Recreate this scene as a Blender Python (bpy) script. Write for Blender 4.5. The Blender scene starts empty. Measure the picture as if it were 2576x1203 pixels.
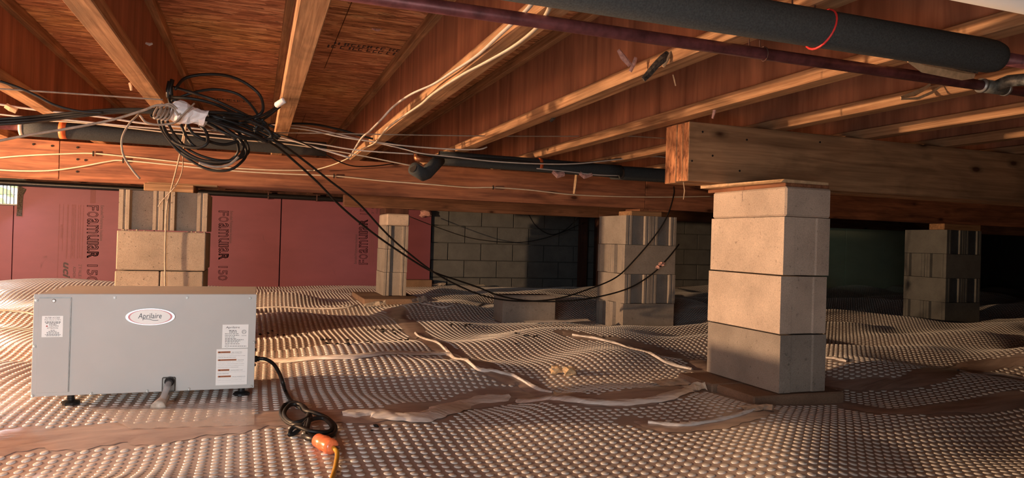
import bpy, bmesh, math, random
import numpy as np
from mathutils import Vector, Matrix
random.seed(7); rng = np.random.default_rng(7)
S = bpy.context.scene; COL = S.collection

# ------------------------------------------------------------------ camera
YAW, PIT, ROL, FPX = .3482, .0029, .0294, 1771.3
FW = Vector((math.sin(YAW)*math.cos(PIT), math.cos(YAW)*math.cos(PIT), math.sin(PIT)))
R0 = Vector((math.cos(YAW), -math.sin(YAW), 0)); U0 = R0.cross(FW)
RT = R0*math.cos(ROL)+U0*math.sin(ROL); UP = -R0*math.sin(ROL)+U0*math.cos(ROL)
cam = bpy.data.objects.new('camera', bpy.data.cameras.new('camera')); COL.objects.link(cam)
cam.matrix_world = Matrix(((RT.x, UP.x, -FW.x, 0), (RT.y, UP.y, -FW.y, 0), (RT.z, UP.z, -FW.z, 0), (0, 0, 0, 1)))
cam.data.sensor_width = 36; cam.data.lens = FPX/2576*36; cam.data.clip_start = .05; cam.data.clip_end = 60
S.camera = cam

# ------------------------------------------------------------------ world, lights, exposure
w = bpy.data.worlds.new('sky'); S.world = w; w.use_nodes = True
w.node_tree.nodes['Background'].inputs[0].default_value = (.80, .92, 1, 1)
w.node_tree.nodes['Background'].inputs[1].default_value = 3.2

def light(kind, name, loc, energy, color, **kw):
    l = bpy.data.lights.new(name, kind); l.energy = energy; l.color = color
    aim = kw.pop('aim', None)
    for k, v in kw.items(): setattr(l, k, v)
    o = bpy.data.objects.new(name, l); COL.objects.link(o); o.location = loc
    if aim is not None:
        o.rotation_euler = (Vector(aim)-Vector(loc)).to_track_quat('-Z', 'Y').to_euler()
    return o
# the work lamp standing left of the far pier, just out of the frame
light('POINT', 'work_lamp_light', (-3.1, 3.12, .17), 1020, (1, .60, .33), shadow_soft_size=.045)
# daylight coming through the access hatch behind the camera; below it an added floor-level fill that brightens the ceiling
light('AREA', 'hatch_daylight', (-1.2, -1.1, .26), 17, (.90, .95, 1), shape='RECTANGLE', size=.9, size_y=.6, spread=math.radians(95), aim=(-.55, 3, -.5))
light('AREA', 'added_ceiling_fill', (-.45, -.3, -.42), 24, (1, .93, .88), shape='RECTANGLE', size=1.6, size_y=.8, aim=(-.25, .6, .75))
# daylight falling in through the foundation vents
light('AREA', 'vent_daylight', (-2.40, 7.86, .30), 12, (.78, .90, 1), shape='RECTANGLE', size=.36, size_y=.18, aim=(-1.8, 6.0, -.5))
light('SPOT', 'vent_sunbeam', (6.6, 6.6, .40), 4.5, (.86, 1, .78), spot_size=math.radians(42), spot_blend=1, shadow_soft_size=.03, aim=(8.30, 8.0, -.12))
S.view_settings.view_transform = 'Standard'; S.view_settings.look = 'None'
S.view_settings.gamma = 1; S.view_settings.use_curve_mapping = False
S.view_settings.exposure = 0.0

# ------------------------------------------------------------------ helpers
def ray(u, v): return FW + RT*((u-1288)/FPX) + UP*((601.5-v)/FPX)
def onY(u, v, y): r = ray(u, v); return r*(y/r.y)
def onZ(u, v, z): r = ray(u, v); return r*(z/r.z)

def tag(o, label=None, cat=None, group=None, kind=None):
    if label: o['label'] = label
    if cat: o['category'] = cat
    if group: o['group'] = group
    if kind: o['kind'] = kind
    return o
def empty(name, loc=(0, 0, 0), **kw):
    o = bpy.data.objects.new(name, None); COL.objects.link(o); o.location = loc; o.empty_display_size = .05
    return tag(o, **kw)
def link(name, me, mat, parent=None, **kw):
    o = bpy.data.objects.new(name, me); COL.objects.link(o)
    if mat is not None and not me.materials: me.materials.append(mat)
    if parent is not None:
        o.parent = parent
        o.location = -Vector(parent.location) if parent.type == 'EMPTY' and not kw.pop('local', False) else (0, 0, 0)
    kw.pop('local', None)
    return tag(o, **kw)
class MB:
    def __init__(s): s.v = []; s.f = []
    def add(s, vs, fs):
        n = len(s.v); s.v += [tuple(p) for p in vs]; s.f += [tuple(i+n for i in f) for f in fs]; return s
    def box(s, a, b):
        x0, y0, z0 = a; x1, y1, z1 = b
        return s.add([(x0,y0,z0),(x1,y0,z0),(x1,y1,z0),(x0,y1,z0),(x0,y0,z1),(x1,y0,z1),(x1,y1,z1),(x0,y1,z1)],
                     [(0,3,2,1),(4,5,6,7),(0,1,5,4),(1,2,6,5),(2,3,7,6),(3,0,4,7)])
    def cbox(s, a, b, c=.003):                      # chamfered box
        bm = bmesh.new(); m = Matrix.Translation(((a[0]+b[0])/2, (a[1]+b[1])/2, (a[2]+b[2])/2)) @ Matrix.Diagonal((b[0]-a[0], b[1]-a[1], b[2]-a[2], 1))
        bmesh.ops.create_cube(bm, size=1, matrix=m); bmesh.ops.bevel(bm, geom=bm.edges[:], offset=c, segments=1, affect='EDGES')
        bm.verts.index_update(); s.add([v.co[:] for v in bm.verts], [[v.index for v in f.verts] for f in bm.faces]); bm.free(); return s
    def prism(s, poly, z0, z1):                      # plan polygon, counter clockwise
        n = len(poly)
        return s.add([(x, y, z0) for x, y in poly]+[(x, y, z1) for x, y in poly],
                     [tuple(range(n))[::-1], tuple(range(n, 2*n))]+[(i, (i+1) % n, (i+1) % n+n, i+n) for i in range(n)])
    def tube(s, pts, r, n=8, cap=True, radii=None, flat=1.0):
        pts = [Vector(p) for p in pts]; k = len(pts); t = [(pts[min(i+1, k-1)]-pts[max(i-1, 0)]).normalized() for i in range(k)]
        ref = Vector((0, 0, 1)) if abs(t[0].z) < .9 else Vector((0, 1, 0)); a = t[0].cross(ref).normalized(); vs = []
        for i in range(k):
            a = (a-t[i]*a.dot(t[i])).normalized(); b = t[i].cross(a); q = radii[i] if radii else r
            vs += [pts[i]+(a*math.cos(6.28318*j/n)+b*math.sin(6.28318*j/n)*flat)*q for j in range(n)]
        fs = [(i*n+j, i*n+(j+1) % n, (i+1)*n+(j+1) % n, (i+1)*n+j) for i in range(k-1) for j in range(n)]
        if cap: fs += [tuple(range(n))[::-1], tuple((k-1)*n+j for j in range(n))]
        return s.add(vs, fs)
    def lathe(s, prof, base, axis, n=16):            # prof [(r, h)]
        axis = Vector(axis).normalized(); a = axis.orthogonal().normalized(); b = axis.cross(a); base = Vector(base)
        vs = [base+axis*h+(a*math.cos(6.28318*j/n)+b*math.sin(6.28318*j/n))*r for r, h in prof for j in range(n)]
        k = len(prof); fs = [(i*n+j, i*n+(j+1) % n, (i+1)*n+(j+1) % n, (i+1)*n+j) for i in range(k-1) for j in range(n)]
        return s.add(vs, fs+[tuple(range(n))[::-1], tuple((k-1)*n+j for j in range(n))])
    def mesh(s, name, smooth=False, fix=False):
        me = bpy.data.meshes.new(name); me.from_pydata(s.v, [], s.f)
        if fix:
            bm = bmesh.new(); bm.from_mesh(me); bmesh.ops.recalc_face_normals(bm, faces=bm.faces); bm.to_mesh(me); bm.free()
        if smooth: me.polygons.foreach_set('use_smooth', [True]*len(me.polygons))
        me.update(); return me
    def build(s, name, mat, parent=None, smooth=False, fix=False, **kw):
        return link(name, s.mesh(name, smooth, fix), mat, parent, **kw)
def spline(pts, step=6):
    p = [Vector(q) for q in pts]; 
    if len(p) < 3: return p
    p = [p[0]*2-p[1]]+p+[p[-1]*2-p[-2]]; out = []
    for i in range(1, len(p)-2):
        for k in range(step):
            t = k/step
            out.append(.5*((2*p[i])+(p[i+1]-p[i-1])*t+(2*p[i-1]-5*p[i]+4*p[i+1]-p[i+2])*t*t+(3*p[i]-p[i-1]-3*p[i+1]+p[i+2])*t**3))
    return out+[p[-2]]

# ------------------------------------------------------------------ materials
def newmat(name, base, rough=.6, metal=0., spec=.4):
    m = bpy.data.materials.new(name); m.use_nodes = True; b = m.node_tree.nodes['Principled BSDF']
    b.inputs['Base Color'].default_value = (*base, 1); b.inputs['Roughness'].default_value = rough
    b.inputs['Metallic'].default_value = metal; b.inputs['Specular IOR Level'].default_value = spec
    return m
def N(m, t, **kw):
    n = m.node_tree.nodes.new(t)
    for k, v in kw.items(): setattr(n, k, v)
    return n
def coords(m, scale, obj=False, rand=False):
    g = N(m, 'ShaderNodeNewGeometry') if not obj else N(m, 'ShaderNodeTexCoord'); mp = N(m, 'ShaderNodeMapping'); L = m.node_tree.links
    src = g.outputs['Object'] if obj else g.outputs['Position']
    if rand:
        oi = N(m, 'ShaderNodeObjectInfo'); ad = N(m, 'ShaderNodeVectorMath', operation='MULTIPLY_ADD')
        cb = N(m, 'ShaderNodeCombineXYZ'); [L.new(oi.outputs['Random'], cb.inputs[i]) for i in range(3)]
        L.new(cb.outputs[0], ad.inputs[0]); ad.inputs[1].default_value = (9, 17, 13); L.new(src, ad.inputs[2]); src = ad.outputs[0]
    L.new(src, mp.inputs['Vector']); mp.inputs['Scale'].default_value = scale
    return mp.outputs[0]
def noise(m, vec, scale=1., detail=4., rough=.6, dist=0.):
    n = N(m, 'ShaderNodeTexNoise'); n.inputs['Scale'].default_value = scale; n.inputs['Detail'].default_value = detail
    n.inputs['Roughness'].default_value = rough; n.inputs['Distortion'].default_value = dist
    m.node_tree.links.new(vec, n.inputs['Vector']); return n.outputs['Fac']
def ramp(m, fac, stops):
    r = N(m, 'ShaderNodeValToRGB'); e = r.color_ramp.elements
    while len(e) < len(stops): e.new(.5)
    for i, (p, c) in enumerate(stops): e[i].position = p; e[i].color = (*c, 1) if len(c) == 3 else c
    m.node_tree.links.new(fac, r.inputs[0]); return r.outputs[0]
def mix(m, a, b, fac, mode='MIX'):
    x = N(m, 'ShaderNodeMix', data_type='RGBA', blend_type=mode); L = m.node_tree.links
    for val, sock in ((fac, x.inputs[0]), (a, x.inputs[6]), (b, x.inputs[7])):
        if isinstance(val, (int, float)): sock.default_value = val
        elif isinstance(val, tuple): sock.default_value = (*val, 1)
        else: L.new(val, sock)
    return x.outputs[2]
def out(m, col=None, bump=None, strength=.3, dist=.002, rough=None):
    b = m.node_tree.nodes['Principled BSDF']; L = m.node_tree.links
    if col is not None: L.new(col, b.inputs['Base Color'])
    if rough is not None: L.new(rough, b.inputs['Roughness'])
    if bump is not None:
        n = N(m, 'ShaderNodeBump'); n.inputs['Strength'].default_value = strength; n.inputs['Distance'].default_value = dist
        L.new(bump, n.inputs['Height']); L.new(n.outputs[0], b.inputs['Normal'])
    return m
def g3(v): return (v, v, v)

def wood(name, dark, lite, axis='Y', knots=False, grain=90, mott=.5, rough=.75):
    m = newmat(name, lite, rough, spec=.25)
    sc = {'Y': (grain, 2.2, grain), 'X': (2.2, grain, grain), 'Z': (14, 14, 1.1)}[axis]
    f = noise(m, coords(m, sc, rand=True), 1., 5, .65, .6)
    col = ramp(m, f, [(.30, dark), (.48, tuple((a*1+b)/2 for a, b in zip(dark, lite))), (.66, lite)])
    big = noise(m, coords(m, {'Y': (9, 2.5, 9), 'X': (2.5, 9, 9), 'Z': (9, 9, 1.6)}[axis], rand=True), 1, 3, .6, 1)
    col = mix(m, col, ramp(m, big, [(.35, g3(.52)), (.62, g3(1.12))]), mott, 'MULTIPLY')
    if knots:
        v = N(m, 'ShaderNodeTexVoronoi'); v.inputs['Scale'].default_value = 1; v.inputs['Randomness'].default_value = 1
        m.node_tree.links.new(coords(m, {'X': (4.2, 2, 9), 'Y': (9, 4.2, 9)}.get(axis, (5, 5, 5)), rand=True), v.inputs['Vector'])
        k = ramp(m, v.outputs['Distance'], [(.07, (.12, .06, .03)), (.12, g3(.6)), (.22, g3(1))])
        col = mix(m, col, k, .9, 'MULTIPLY')
    return out(m, col, f, .35, .0015)
M = {}
M['flange'] = wood('laminated flange wood', (.24, .115, .055), (.53, .32, .175), 'Y', mott=.75)
M['web'] = wood('red brown plywood web', (.24, .10, .062), (.44, .20, .118), 'Z', mott=.55)
M['beam'] = wood('spruce beam wood', (.30, .155, .075), (.56, .32, .165), 'X', knots=True, grain=48, mott=.6)
M['beam_red'] = wood('fir beam wood', (.14, .052, .032), (.36, .150, .078), 'X', knots=True, grain=40, mott=.6)
M['beam_dark'] = wood('shade-darkened beam wood', (.09, .04, .022), (.20, .10, .06), 'X', knots=True, grain=40)  # darker beam copy: shade on the farthest beam is put into its colour
M['pad'] = wood('wood pad', (.20, .10, .05), (.42, .25, .13), 'X')
M['pad_red'] = wood('thin shim wood', (.16, .065, .035), (.34, .15, .075), 'Y')
m = M['endgrain'] = newmat('beam end grain', (.45, .2, .1), .8)
f = noise(m, coords(m, (60, 60, 12)), 1, 5, .7, 1.5)
out(m, ramp(m, f, [(.36, (.10, .035, .018)), (.46, (.42, .17, .075)), (.62, (.66, .32, .15))]), f, .6, .003)
# strand board
m = M['osb'] = newmat('strand board', (.36, .17, .09), .8, spec=.2)
wr = noise(m, coords(m, (5, 5, 5)), 1, 2, .5); L = m.node_tree.links
v = N(m, 'ShaderNodeTexVoronoi'); ad = N(m, 'ShaderNodeVectorMath', operation='MULTIPLY_ADD')
cb = N(m, 'ShaderNodeCombineXYZ'); L.new(wr, cb.inputs[1]); L.new(cb.outputs[0], ad.inputs[0]); ad.inputs[1].default_value = (0, 3.2, 0)
L.new(coords(m, (13, 78, 13)), ad.inputs[2]); L.new(ad.outputs[0], v.inputs['Vector']); v.inputs['Scale'].default_value = 1
sp = N(m, 'ShaderNodeSeparateColor'); L.new(v.outputs['Color'], sp.inputs[0])
c1 = ramp(m, sp.outputs[0], [(0, (.32, .13, .07)), (.35, (.54, .235, .13)), (.75, (.74, .36, .20)), (1, (.88, .52, .31))])
fine = noise(m, coords(m, (12, 210, 12)), 1, 4, .7, .4)
c1 = mix(m, c1, ramp(m, fine, [(.36, g3(.42)), (.5, g3(.95)), (.7, g3(1.15))]), .5, 'MULTIPLY')
crk = ramp(m, noise(m, coords(m, (13, 85, 13)), 1, 3, .6, 1.5), [(.37, g3(.10)), (.43, g3(1))])
c1 = mix(m, c1, crk, .75, 'MULTIPLY')
yel = ramp(m, noise(m, coords(m, (1.3, 1.3, 1.3)), 1, 2), [(.45, (1, 1, 1)), (.7, (1.08, 1.28, 1.0))])
out(m, mix(m, c1, yel, 1., 'MULTIPLY'), v.outputs['Distance'], .5, .003)
# concrete
def concrete(name, base, pit=.5):
    m = newmat(name, base, .92, spec=.15); P = coords(m, (1, 1, 1), rand=True)
    a = noise(m, P, 7, 4, .6); b = noise(m, P, 260, 3, .7); c = noise(m, P, 62, 3, .75)
    col = ramp(m, a, [(.3, tuple(x*.80 for x in base)), (.7, tuple(x*1.12 for x in base))])
    col = mix(m, col, ramp(m, b, [(.3, g3(.72)), (.6, g3(1.08))]), .8, 'MULTIPLY')
    p = ramp(m, c, [(.30, g3(.30)), (.37, g3(1))])
    return out(m, mix(m, col, p, pit, 'MULTIPLY'), mix(m, b, p, .6), .55, .003)
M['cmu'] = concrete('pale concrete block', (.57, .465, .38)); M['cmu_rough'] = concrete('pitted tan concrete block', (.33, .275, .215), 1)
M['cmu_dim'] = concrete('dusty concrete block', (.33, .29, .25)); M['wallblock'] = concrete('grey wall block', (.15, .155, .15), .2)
M['mortar'] = concrete('recessed mortar', (.12, .12, .11), .2); M['paver'] = concrete('damp concrete slab', (.27, .18, .125), .3)
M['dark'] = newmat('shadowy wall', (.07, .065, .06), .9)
# foam boards
def foam(name, base):
    m = newmat(name, base, .55, spec=.35); P = coords(m, (1, 1, 1))
    a = noise(m, coords(m, (1.5, 1, 4)), 1, 4, .6); s = noise(m, coords(m, (7, 1, 4), rand=True), 1, 6, .7, 1)
    col = ramp(m, a, [(.3, tuple(x*.86 for x in base)), (.7, tuple(x*1.06 for x in base))])
    st = ramp(m, s, [(.26, g3(.42)), (.34, g3(1))])
    return out(m, mix(m, col, st, .55, 'MULTIPLY'), a, .1, .004)
M['pink'] = foam('pink foam', (.225, .072, .098)); M['greyfoam'] = foam('grey green foam', (.40, .46, .36))
M['ink'] = newmat('black print', (.05, .03, .035), .6); M['inkfaint'] = newmat('faded black print', (.20, .075, .08), .7)
# floor film and bubbles
m = M['film'] = newmat('brown film', (.2, .13, .1), .34, spec=.5)
a = noise(m, coords(m, (2.2, 2.2, 2.2)), 1, 4, .6); b = noise(m, coords(m, (40, 40, 40)), 1, 3, .6)
out(m, ramp(m, a, [(.3, (.31, .25, .225)), (.7, (.43, .36, .325))]), b, .12, .002)
m = M['bubble'] = newmat('pale bubble top', (.66, .65, .62), .24, spec=.6)
m = M['ribbon'] = newmat('smooth film seam', (.22, .145, .11), .30, spec=.55)
a = noise(m, coords(m, (5, 22, 5)), 1, 4, .6, .8)
out(m, ramp(m, a, [(.35, (.29, .22, .19)), (.68, (.48, .385, .335))]), a, .5, .006)
m = M['tape'] = newmat('white seam tape', (.8, .77, .73), .35, spec=.5)
a = noise(m, coords(m, (6, 40, 6)), 1, 4, .6, .8); out(m, ramp(m, a, [(.35, (.62, .58, .54)), (.6, (.88, .85, .81))]), a, .5, .006)
m = M['clear'] = newmat('clear plastic film', (.62, .54, .49), .22, spec=.6)
tr = N(m, 'ShaderNodeBsdfTransparent'); mx = N(m, 'ShaderNodeMixShader'); mx.inputs[0].default_value = .50
L = m.node_tree.links; L.new(tr.outputs[0], mx.inputs[1]); L.new(m.node_tree.nodes['Principled BSDF'].outputs[0], mx.inputs[2])
L.new(mx.outputs[0], m.node_tree.nodes['Material Output'].inputs[0])
m = M['clearhose'] = newmat('clear vinyl', (.55, .55, .55), .12, spec=.8)
tr = N(m, 'ShaderNodeBsdfTransparent'); mx = N(m, 'ShaderNodeMixShader'); mx.inputs[0].default_value = .45
L = m.node_tree.links; L.new(tr.outputs[0], mx.inputs[1]); L.new(m.node_tree.nodes['Principled BSDF'].outputs[0], mx.inputs[2])
L.new(mx.outputs[0], m.node_tree.nodes['Material Output'].inputs[0])
M['dirt'] = newmat('dirt and hollow shade', (.018, .014, .012), .95)
# fittings
def speck(name, base, rough, metal=0., sc=60, lo=.75, hi=1.15, bs=.1, spec=.4):
    m = newmat(name, base, rough, metal, spec); a = noise(m, coords(m, (sc, sc, sc)), 1, 3, .6)
    return out(m, ramp(m, a, [(.3, tuple(x*lo for x in base)), (.7, tuple(min(1, x*hi) for x in base))]), a, bs, .001)
M['metal'] = speck('painted grey sheet steel', (.50, .50, .48), .55, 0, 5, .96, 1.04, .02, .3)
M['metal_edge'] = speck('bare steel lip', (.20, .20, .19), .4, .6)
M['screw'] = newmat('zinc screw', (.45, .45, .43), .5, .8); M['black'] = speck('black plastic', (.012, .012, .013), .38, 0, 40)
M['white'] = newmat('white label', (.88, .88, .85), .5); M['silver'] = newmat('silver rim', (.60, .60, .62), .35, .6)
M['rose'] = newmat('rose arc', (.62, .25, .27), .35); M['orange_tag'] = newmat('orange warning band', (.42, .13, .035), .5)
M['greytext'] = newmat('grey print', (.16, .16, .16), .6); M['navy'] = newmat('dark logo print', (.02, .02, .04), .4)
M['red_tri'] = newmat('red triangle', (.45, .04, .03), .5)
M['cable'] = speck('black cable', (.009, .0085, .008), .5, 0, 30, .7, 1.6, .05, .35)
M['romex'] = speck('cream cable jacket', (.66, .57, .44), .45, 0, 20, .85, 1.1, .03)
M['romex_w'] = speck('white cable jacket', (.62, .57, .52), .45, 0, 20, .85, 1.1, .03)
M['string'] = speck('dusty grey cable', (.34, .27, .21), .6, 0, 40, .7, 1.2, .1)
M['insul'] = speck('grey foam pipe sleeve', (.045, .050, .052), .85, 0, 300, .75, 1.3, .08, .2)
M['copper'] = speck('tarnished maroon pipe', (.155, .055, .062), .42, .3, 30, .6, 1.6, .08)
M['copper_raw'] = speck('old copper', (.34, .14, .07), .4, .7, 30, .5, 1.3, .1)
M['solder'] = speck('soldered fitting', (.22, .23, .21), .5, .6, 60, .4, 1.8, .2)
M['pvc'] = speck('white plastic pipe', (.92, .94, .92), .35, 0, 6, .96, 1.02, .01)
M['wire'] = speck('rusty hanger wire', (.12, .06, .05), .6, .4); M['red'] = newmat('red wire', (.70, .04, .04), .4)
M['orange'] = speck('orange tape', (.75, .15, .04), .5, 0, 30)
m = M['connector'] = speck('translucent orange plastic', (.90, .22, .08), .25, 0, 60, .7, 1.1, .2, .7)
M['yellowcord'] = speck('yellow cord jacket', (.50, .27, .03), .45, 0, 30, .8, 1.1, .03)
M['tapewrap'] = speck('white wrapping tape', (.78, .76, .76), .6, 0, 18, .85, 1.05, .3)
M['fibre'] = speck('pink glass wool', (.62, .36, .31), .95, 0, 90, .6, 1.3, .6); M['yellowfoam'] = speck('yellowed foam wad', (.66, .48, .28), .9, 0, 60, .6, 1.2, .5)
M['bark'] = speck('dark bark', (.05, .04, .032), .95, 0, 120, .3, 2.2, .8); M['splinter'] = speck('pale splinter', (.62, .42, .24), .7)
M['leaf'] = newmat('sunlit leaves', (.60, .68, .30), .6); M['leaf'].node_tree.nodes['Principled BSDF'].inputs['Subsurface Weight'].default_value = 0
M['vent'] = newmat('pale vent metal', (.22, .24, .24), .5, .3); M['post'] = wood('dark post wood', (.05, .022, .015), (.10, .045, .03), 'Z')
M['burlap'] = speck('loose tape flap', (.62, .55, .46), .5, 0, 40, .6, 1.15, .3)

# ------------------------------------------------------------------ ground shape
WV = []
for i in range(11):
    lam = rng.uniform(.5, 1.5); th = rng.uniform(0, 3.14159); WV.append((lam, th, rng.uniform(0, 6.28), .0125*lam))
ANCH = [(1.72, 2.10, -.520, .28), (-.28, 2.30, -.497, .33), (-.30, 2.75, -.502, .25), (2.54, 4.42, -.585, .36), (1.74, 4.5, -.545, .22), (-.43, 4.07, -.56, .35),
        (1.10, 6.15, -.545, .40), (-1.55, 7.0, -.43, .45), (-.9, 7.7, -.55, .4), (.3, 7.8, -.565, .5), (1.5, 7.8, -.55, .5), (2.8, 7.8, -.55, .5),
        (0.12, 1.9, -.485, .25), (1.1, 1.75, -.505, .22), (.15, 1.4, -.50, .2), (.65, 1.35, -.53, .25), (5.5, 4.4, -.585, .4), (4.6, 5.2, -.57, .4), (0, 0, -.5, .6), (.62, 3.9, -.525, .3)]
def ground(x, y):
    x = np.asarray(x, float); y = np.asarray(y, float)
    z = -.497-.055*np.clip((y-3)/5, 0, 1)
    n = 0
    for lam, th, ph, a in WV: n = n+a*np.sin((x*math.cos(th)+y*math.sin(th))*6.28318/lam+ph)
    z = z+n; k = np.ones_like(z); s = z.copy()
    for ax, ay, az, r in ANCH:
        wt = 7*np.exp(-((x-ax)**2+(y-ay)**2)/(r*r)); s = s+wt*az; k = k+wt
    return s/k
def gz(x, y): return float(ground(x, y))
def hit(u, v):                                        # where the sight line through a pixel meets the ground
    r = ray(u, v); t = .9
    while t < 14:
        if r.z*t < gz(r.x*t, r.y*t): break
        t += .02
    a, b = t-.02, t
    for _ in range(12):
        c = (a+b)/2
        if r.z*c < gz(r.x*c, r.y*c): b = c
        else: a = c
    return Vector((r.x*b, r.y*b, gz(r.x*b, r.y*b)))

# seams of the vapour barrier: (pixels, half width in metres, material, lift, label)
SEAMS = [
 ('film_seam', [(-60,1115),(100,1104),(300,1092),(450,1086),(600,1066),(720,1052),(860,1046),(1000,1040),(1150,1022),(1300,998),(1450,1004),(1600,1000),(1740,972)], .075, 'ribbon', .004, 'wide smooth brown film seam running across the floor in front of the grey machine'),
 ('white_tape', [(860,1046),(940,1042),(1010,1052),(1090,1044),(1170,1018),(1280,1000)], .042, 'tape', .010, 'crumpled white tape strip right of the knotted black cord'),
 ('white_tape', [(1300,1012),(1380,1006),(1480,1014),(1600,1014),(1690,996),(1760,972)], .026, 'tape', .011, 'smooth white tape strip leading to the slab under the nearest pier'),
 ('film_seam', [(985,775),(1030,815),(1090,862),(1150,898),(1230,932),(1330,968),(1420,1000)], .055, 'ribbon', .004, 'brown film seam running diagonally through the middle of the floor'),
 ('cream_tape', [(1044,840),(1080,858),(1130,890),(1190,922),(1240,936),(1300,952),(1390,990)], .012, 'tape', .010, 'thin cream tape along the diagonal seam in the middle of the floor'),
 ('white_tape', [(640,906),(760,905),(900,898),(1020,890),(1130,893),(1180,908)], .026, 'tape', .008, 'long straight white tape strip behind the black power cord'),
 ('film_seam', [(1420,835),(1500,852),(1600,866),(1700,900),(1790,935)], .060, 'ribbon', .004, 'brown film seam going back from the nearest pier towards the two-block-wide pier'),
 ('cream_tape', [(1440,845),(1520,858),(1590,880),(1660,905),(1740,932)], .014, 'tape', .010, 'thin cream tape going back from the nearest pier'),
 ('white_tape', [(640,777),(760,776),(880,772),(930,766)], .014, 'tape', .006, 'thin far tape strip ending at the slab of the small middle pier'),
 ('white_tape', [(1060,766),(1150,764),(1245,756)], .012, 'tape', .006, 'thin far tape strip between the small middle pier and the loose block'),
 ('film_seam', [(1600,1060),(1700,1078),(1800,1068),(1880,1046),(1925,1028)], .045, 'ribbon', .004, 'curved smooth seam in front of the nearest pier'),
 ('white_tape', [(1630,1068),(1720,1074),(1820,1058),(1900,1036)], .010, 'tape', .010, 'curved white tape edge in front of the nearest pier'),
 ('film_seam', [(2070,965),(2200,968),(2330,950),(2450,925),(2600,900)], .06, 'ribbon', .004, 'dark film seam running right behind the nearest pier, farther of the two'),
 ('film_seam', [(2130,1018),(2250,1036),(2400,1026),(2600,1000)], .05, 'ribbon', .004, 'dark film seam at the right edge of the floor, nearer of the two'),
 ('cream_tape', [(2410,935),(2480,942),(2600,958)], .011, 'tape', .009, 'short cream tape strip near the right edge of the floor'),
 ('white_tape', [(2060,902),(2100,904),(2130,912)], .010, 'tape', .009, 'short white tape strip just right of the nearest pier'),
 ('white_tape', [(-40,786),(40,784),(110,796)], .03, 'tape', .006, 'bright tape strip at the left edge of the floor behind the grey machine'),
]
seam_pts = []
for nm, px, hw, mt, lift, lab in SEAMS:
    P3 = [hit(u, v) for u, v in px]; P3 = [Vector((p.x, p.y, 0)) for p in P3]
    sp_ = spline(P3, 10); seam_pts.append(sp_)

# ------------------------------------------------------------------ structure
X0, X1, Y0, Y1 = -3.4, 11.5, -1.8, 8.05
fx = np.arange(X0-.06, X1+.09, .03); fy = np.arange(Y0-.06, Y1+.2, .03); GX, GY = np.meshgrid(fx, fy); GZ = ground(GX, GY)
nv = len(fx); me = bpy.data.meshes.new('floor'); vs = np.stack([GX.ravel(), GY.ravel(), GZ.ravel()], 1)
ii, jj = np.meshgrid(np.arange(len(fy)-1), np.arange(nv-1), indexing='ij'); a = (ii*nv+jj).ravel()
q = np.stack([a, a+1, a+nv+1, a+nv], 1)
def npmesh(me, vs, faces, smooth=True):
    n = faces.shape[1]; me.vertices.add(len(vs)); me.vertices.foreach_set('co', vs.ravel().astype(np.float32))
    me.loops.add(faces.size); me.loops.foreach_set('vertex_index', faces.ravel().astype(np.int32))
    me.polygons.add(len(faces)); me.polygons.foreach_set('loop_start', np.arange(0, faces.size, n, dtype=np.int32))
    me.polygons.foreach_set('loop_total', np.full(len(faces), n, np.int32))
    me.polygons.foreach_set('use_smooth', np.full(len(faces), smooth)); me.update(calc_edges=True); me.validate()
npmesh(me, vs, q)
floor = link('floor', me, M['film'], kind='structure', label='brown plastic vapour barrier covered in round raised bubbles')

# ceiling: sheets of strand board
CZ = .735
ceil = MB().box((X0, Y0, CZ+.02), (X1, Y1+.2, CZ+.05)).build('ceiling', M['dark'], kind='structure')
yy = [-1.8, -.45, .77, 1.99, 3.21, 4.43, 5.65, 6.87, 8.25]
k = 0
for j in range(8):
    off = (j % 2)*1.22; xs = [X0]+[x for x in [-3.4+off+2.44*i for i in range(8)] if X0 < x < X1]+[X1]
    for a_, b_ in zip(xs, xs[1:]):
        MB().box((a_+.0015, yy[j]+.0015, CZ), (b_-.0015, yy[j+1]-.0015, CZ+.02)).build('strand_board', M['osb'], ceil)
def stamp(x, y, n, L_, h, seed):
    r = random.Random(seed); b = MB(); cx = x
    while cx < x+L_:
        t = r.choice([.007, .010, .017]); hh = h*r.choice([1, 1, .75, .9])
        if t < .01: b.box((cx, y, CZ-.0008), (cx+t, y+hh, CZ-.0001))
        else:
            b.box((cx, y, CZ-.0008), (cx+t, y+.006, CZ-.0001)).box((cx, y+hh-.006, CZ-.0008), (cx+t, y+hh, CZ-.0001)).box((cx, y, CZ-.0008), (cx+.004, y+hh, CZ-.0001))
        cx += t+r.choice([.004, .008, .016])
    b.build('printed_marks', M['ink'], ceil, kind='stuff')
p = onZ(825, 112, CZ); stamp(p.x, p.y, 0, .27, .040, 3); stamp(p.x+.02, p.y-.05, 0, .24, .036, 8); p = onZ(520, 245, CZ); stamp(p.x, p.y, 0, .25, .05, 5)

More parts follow.
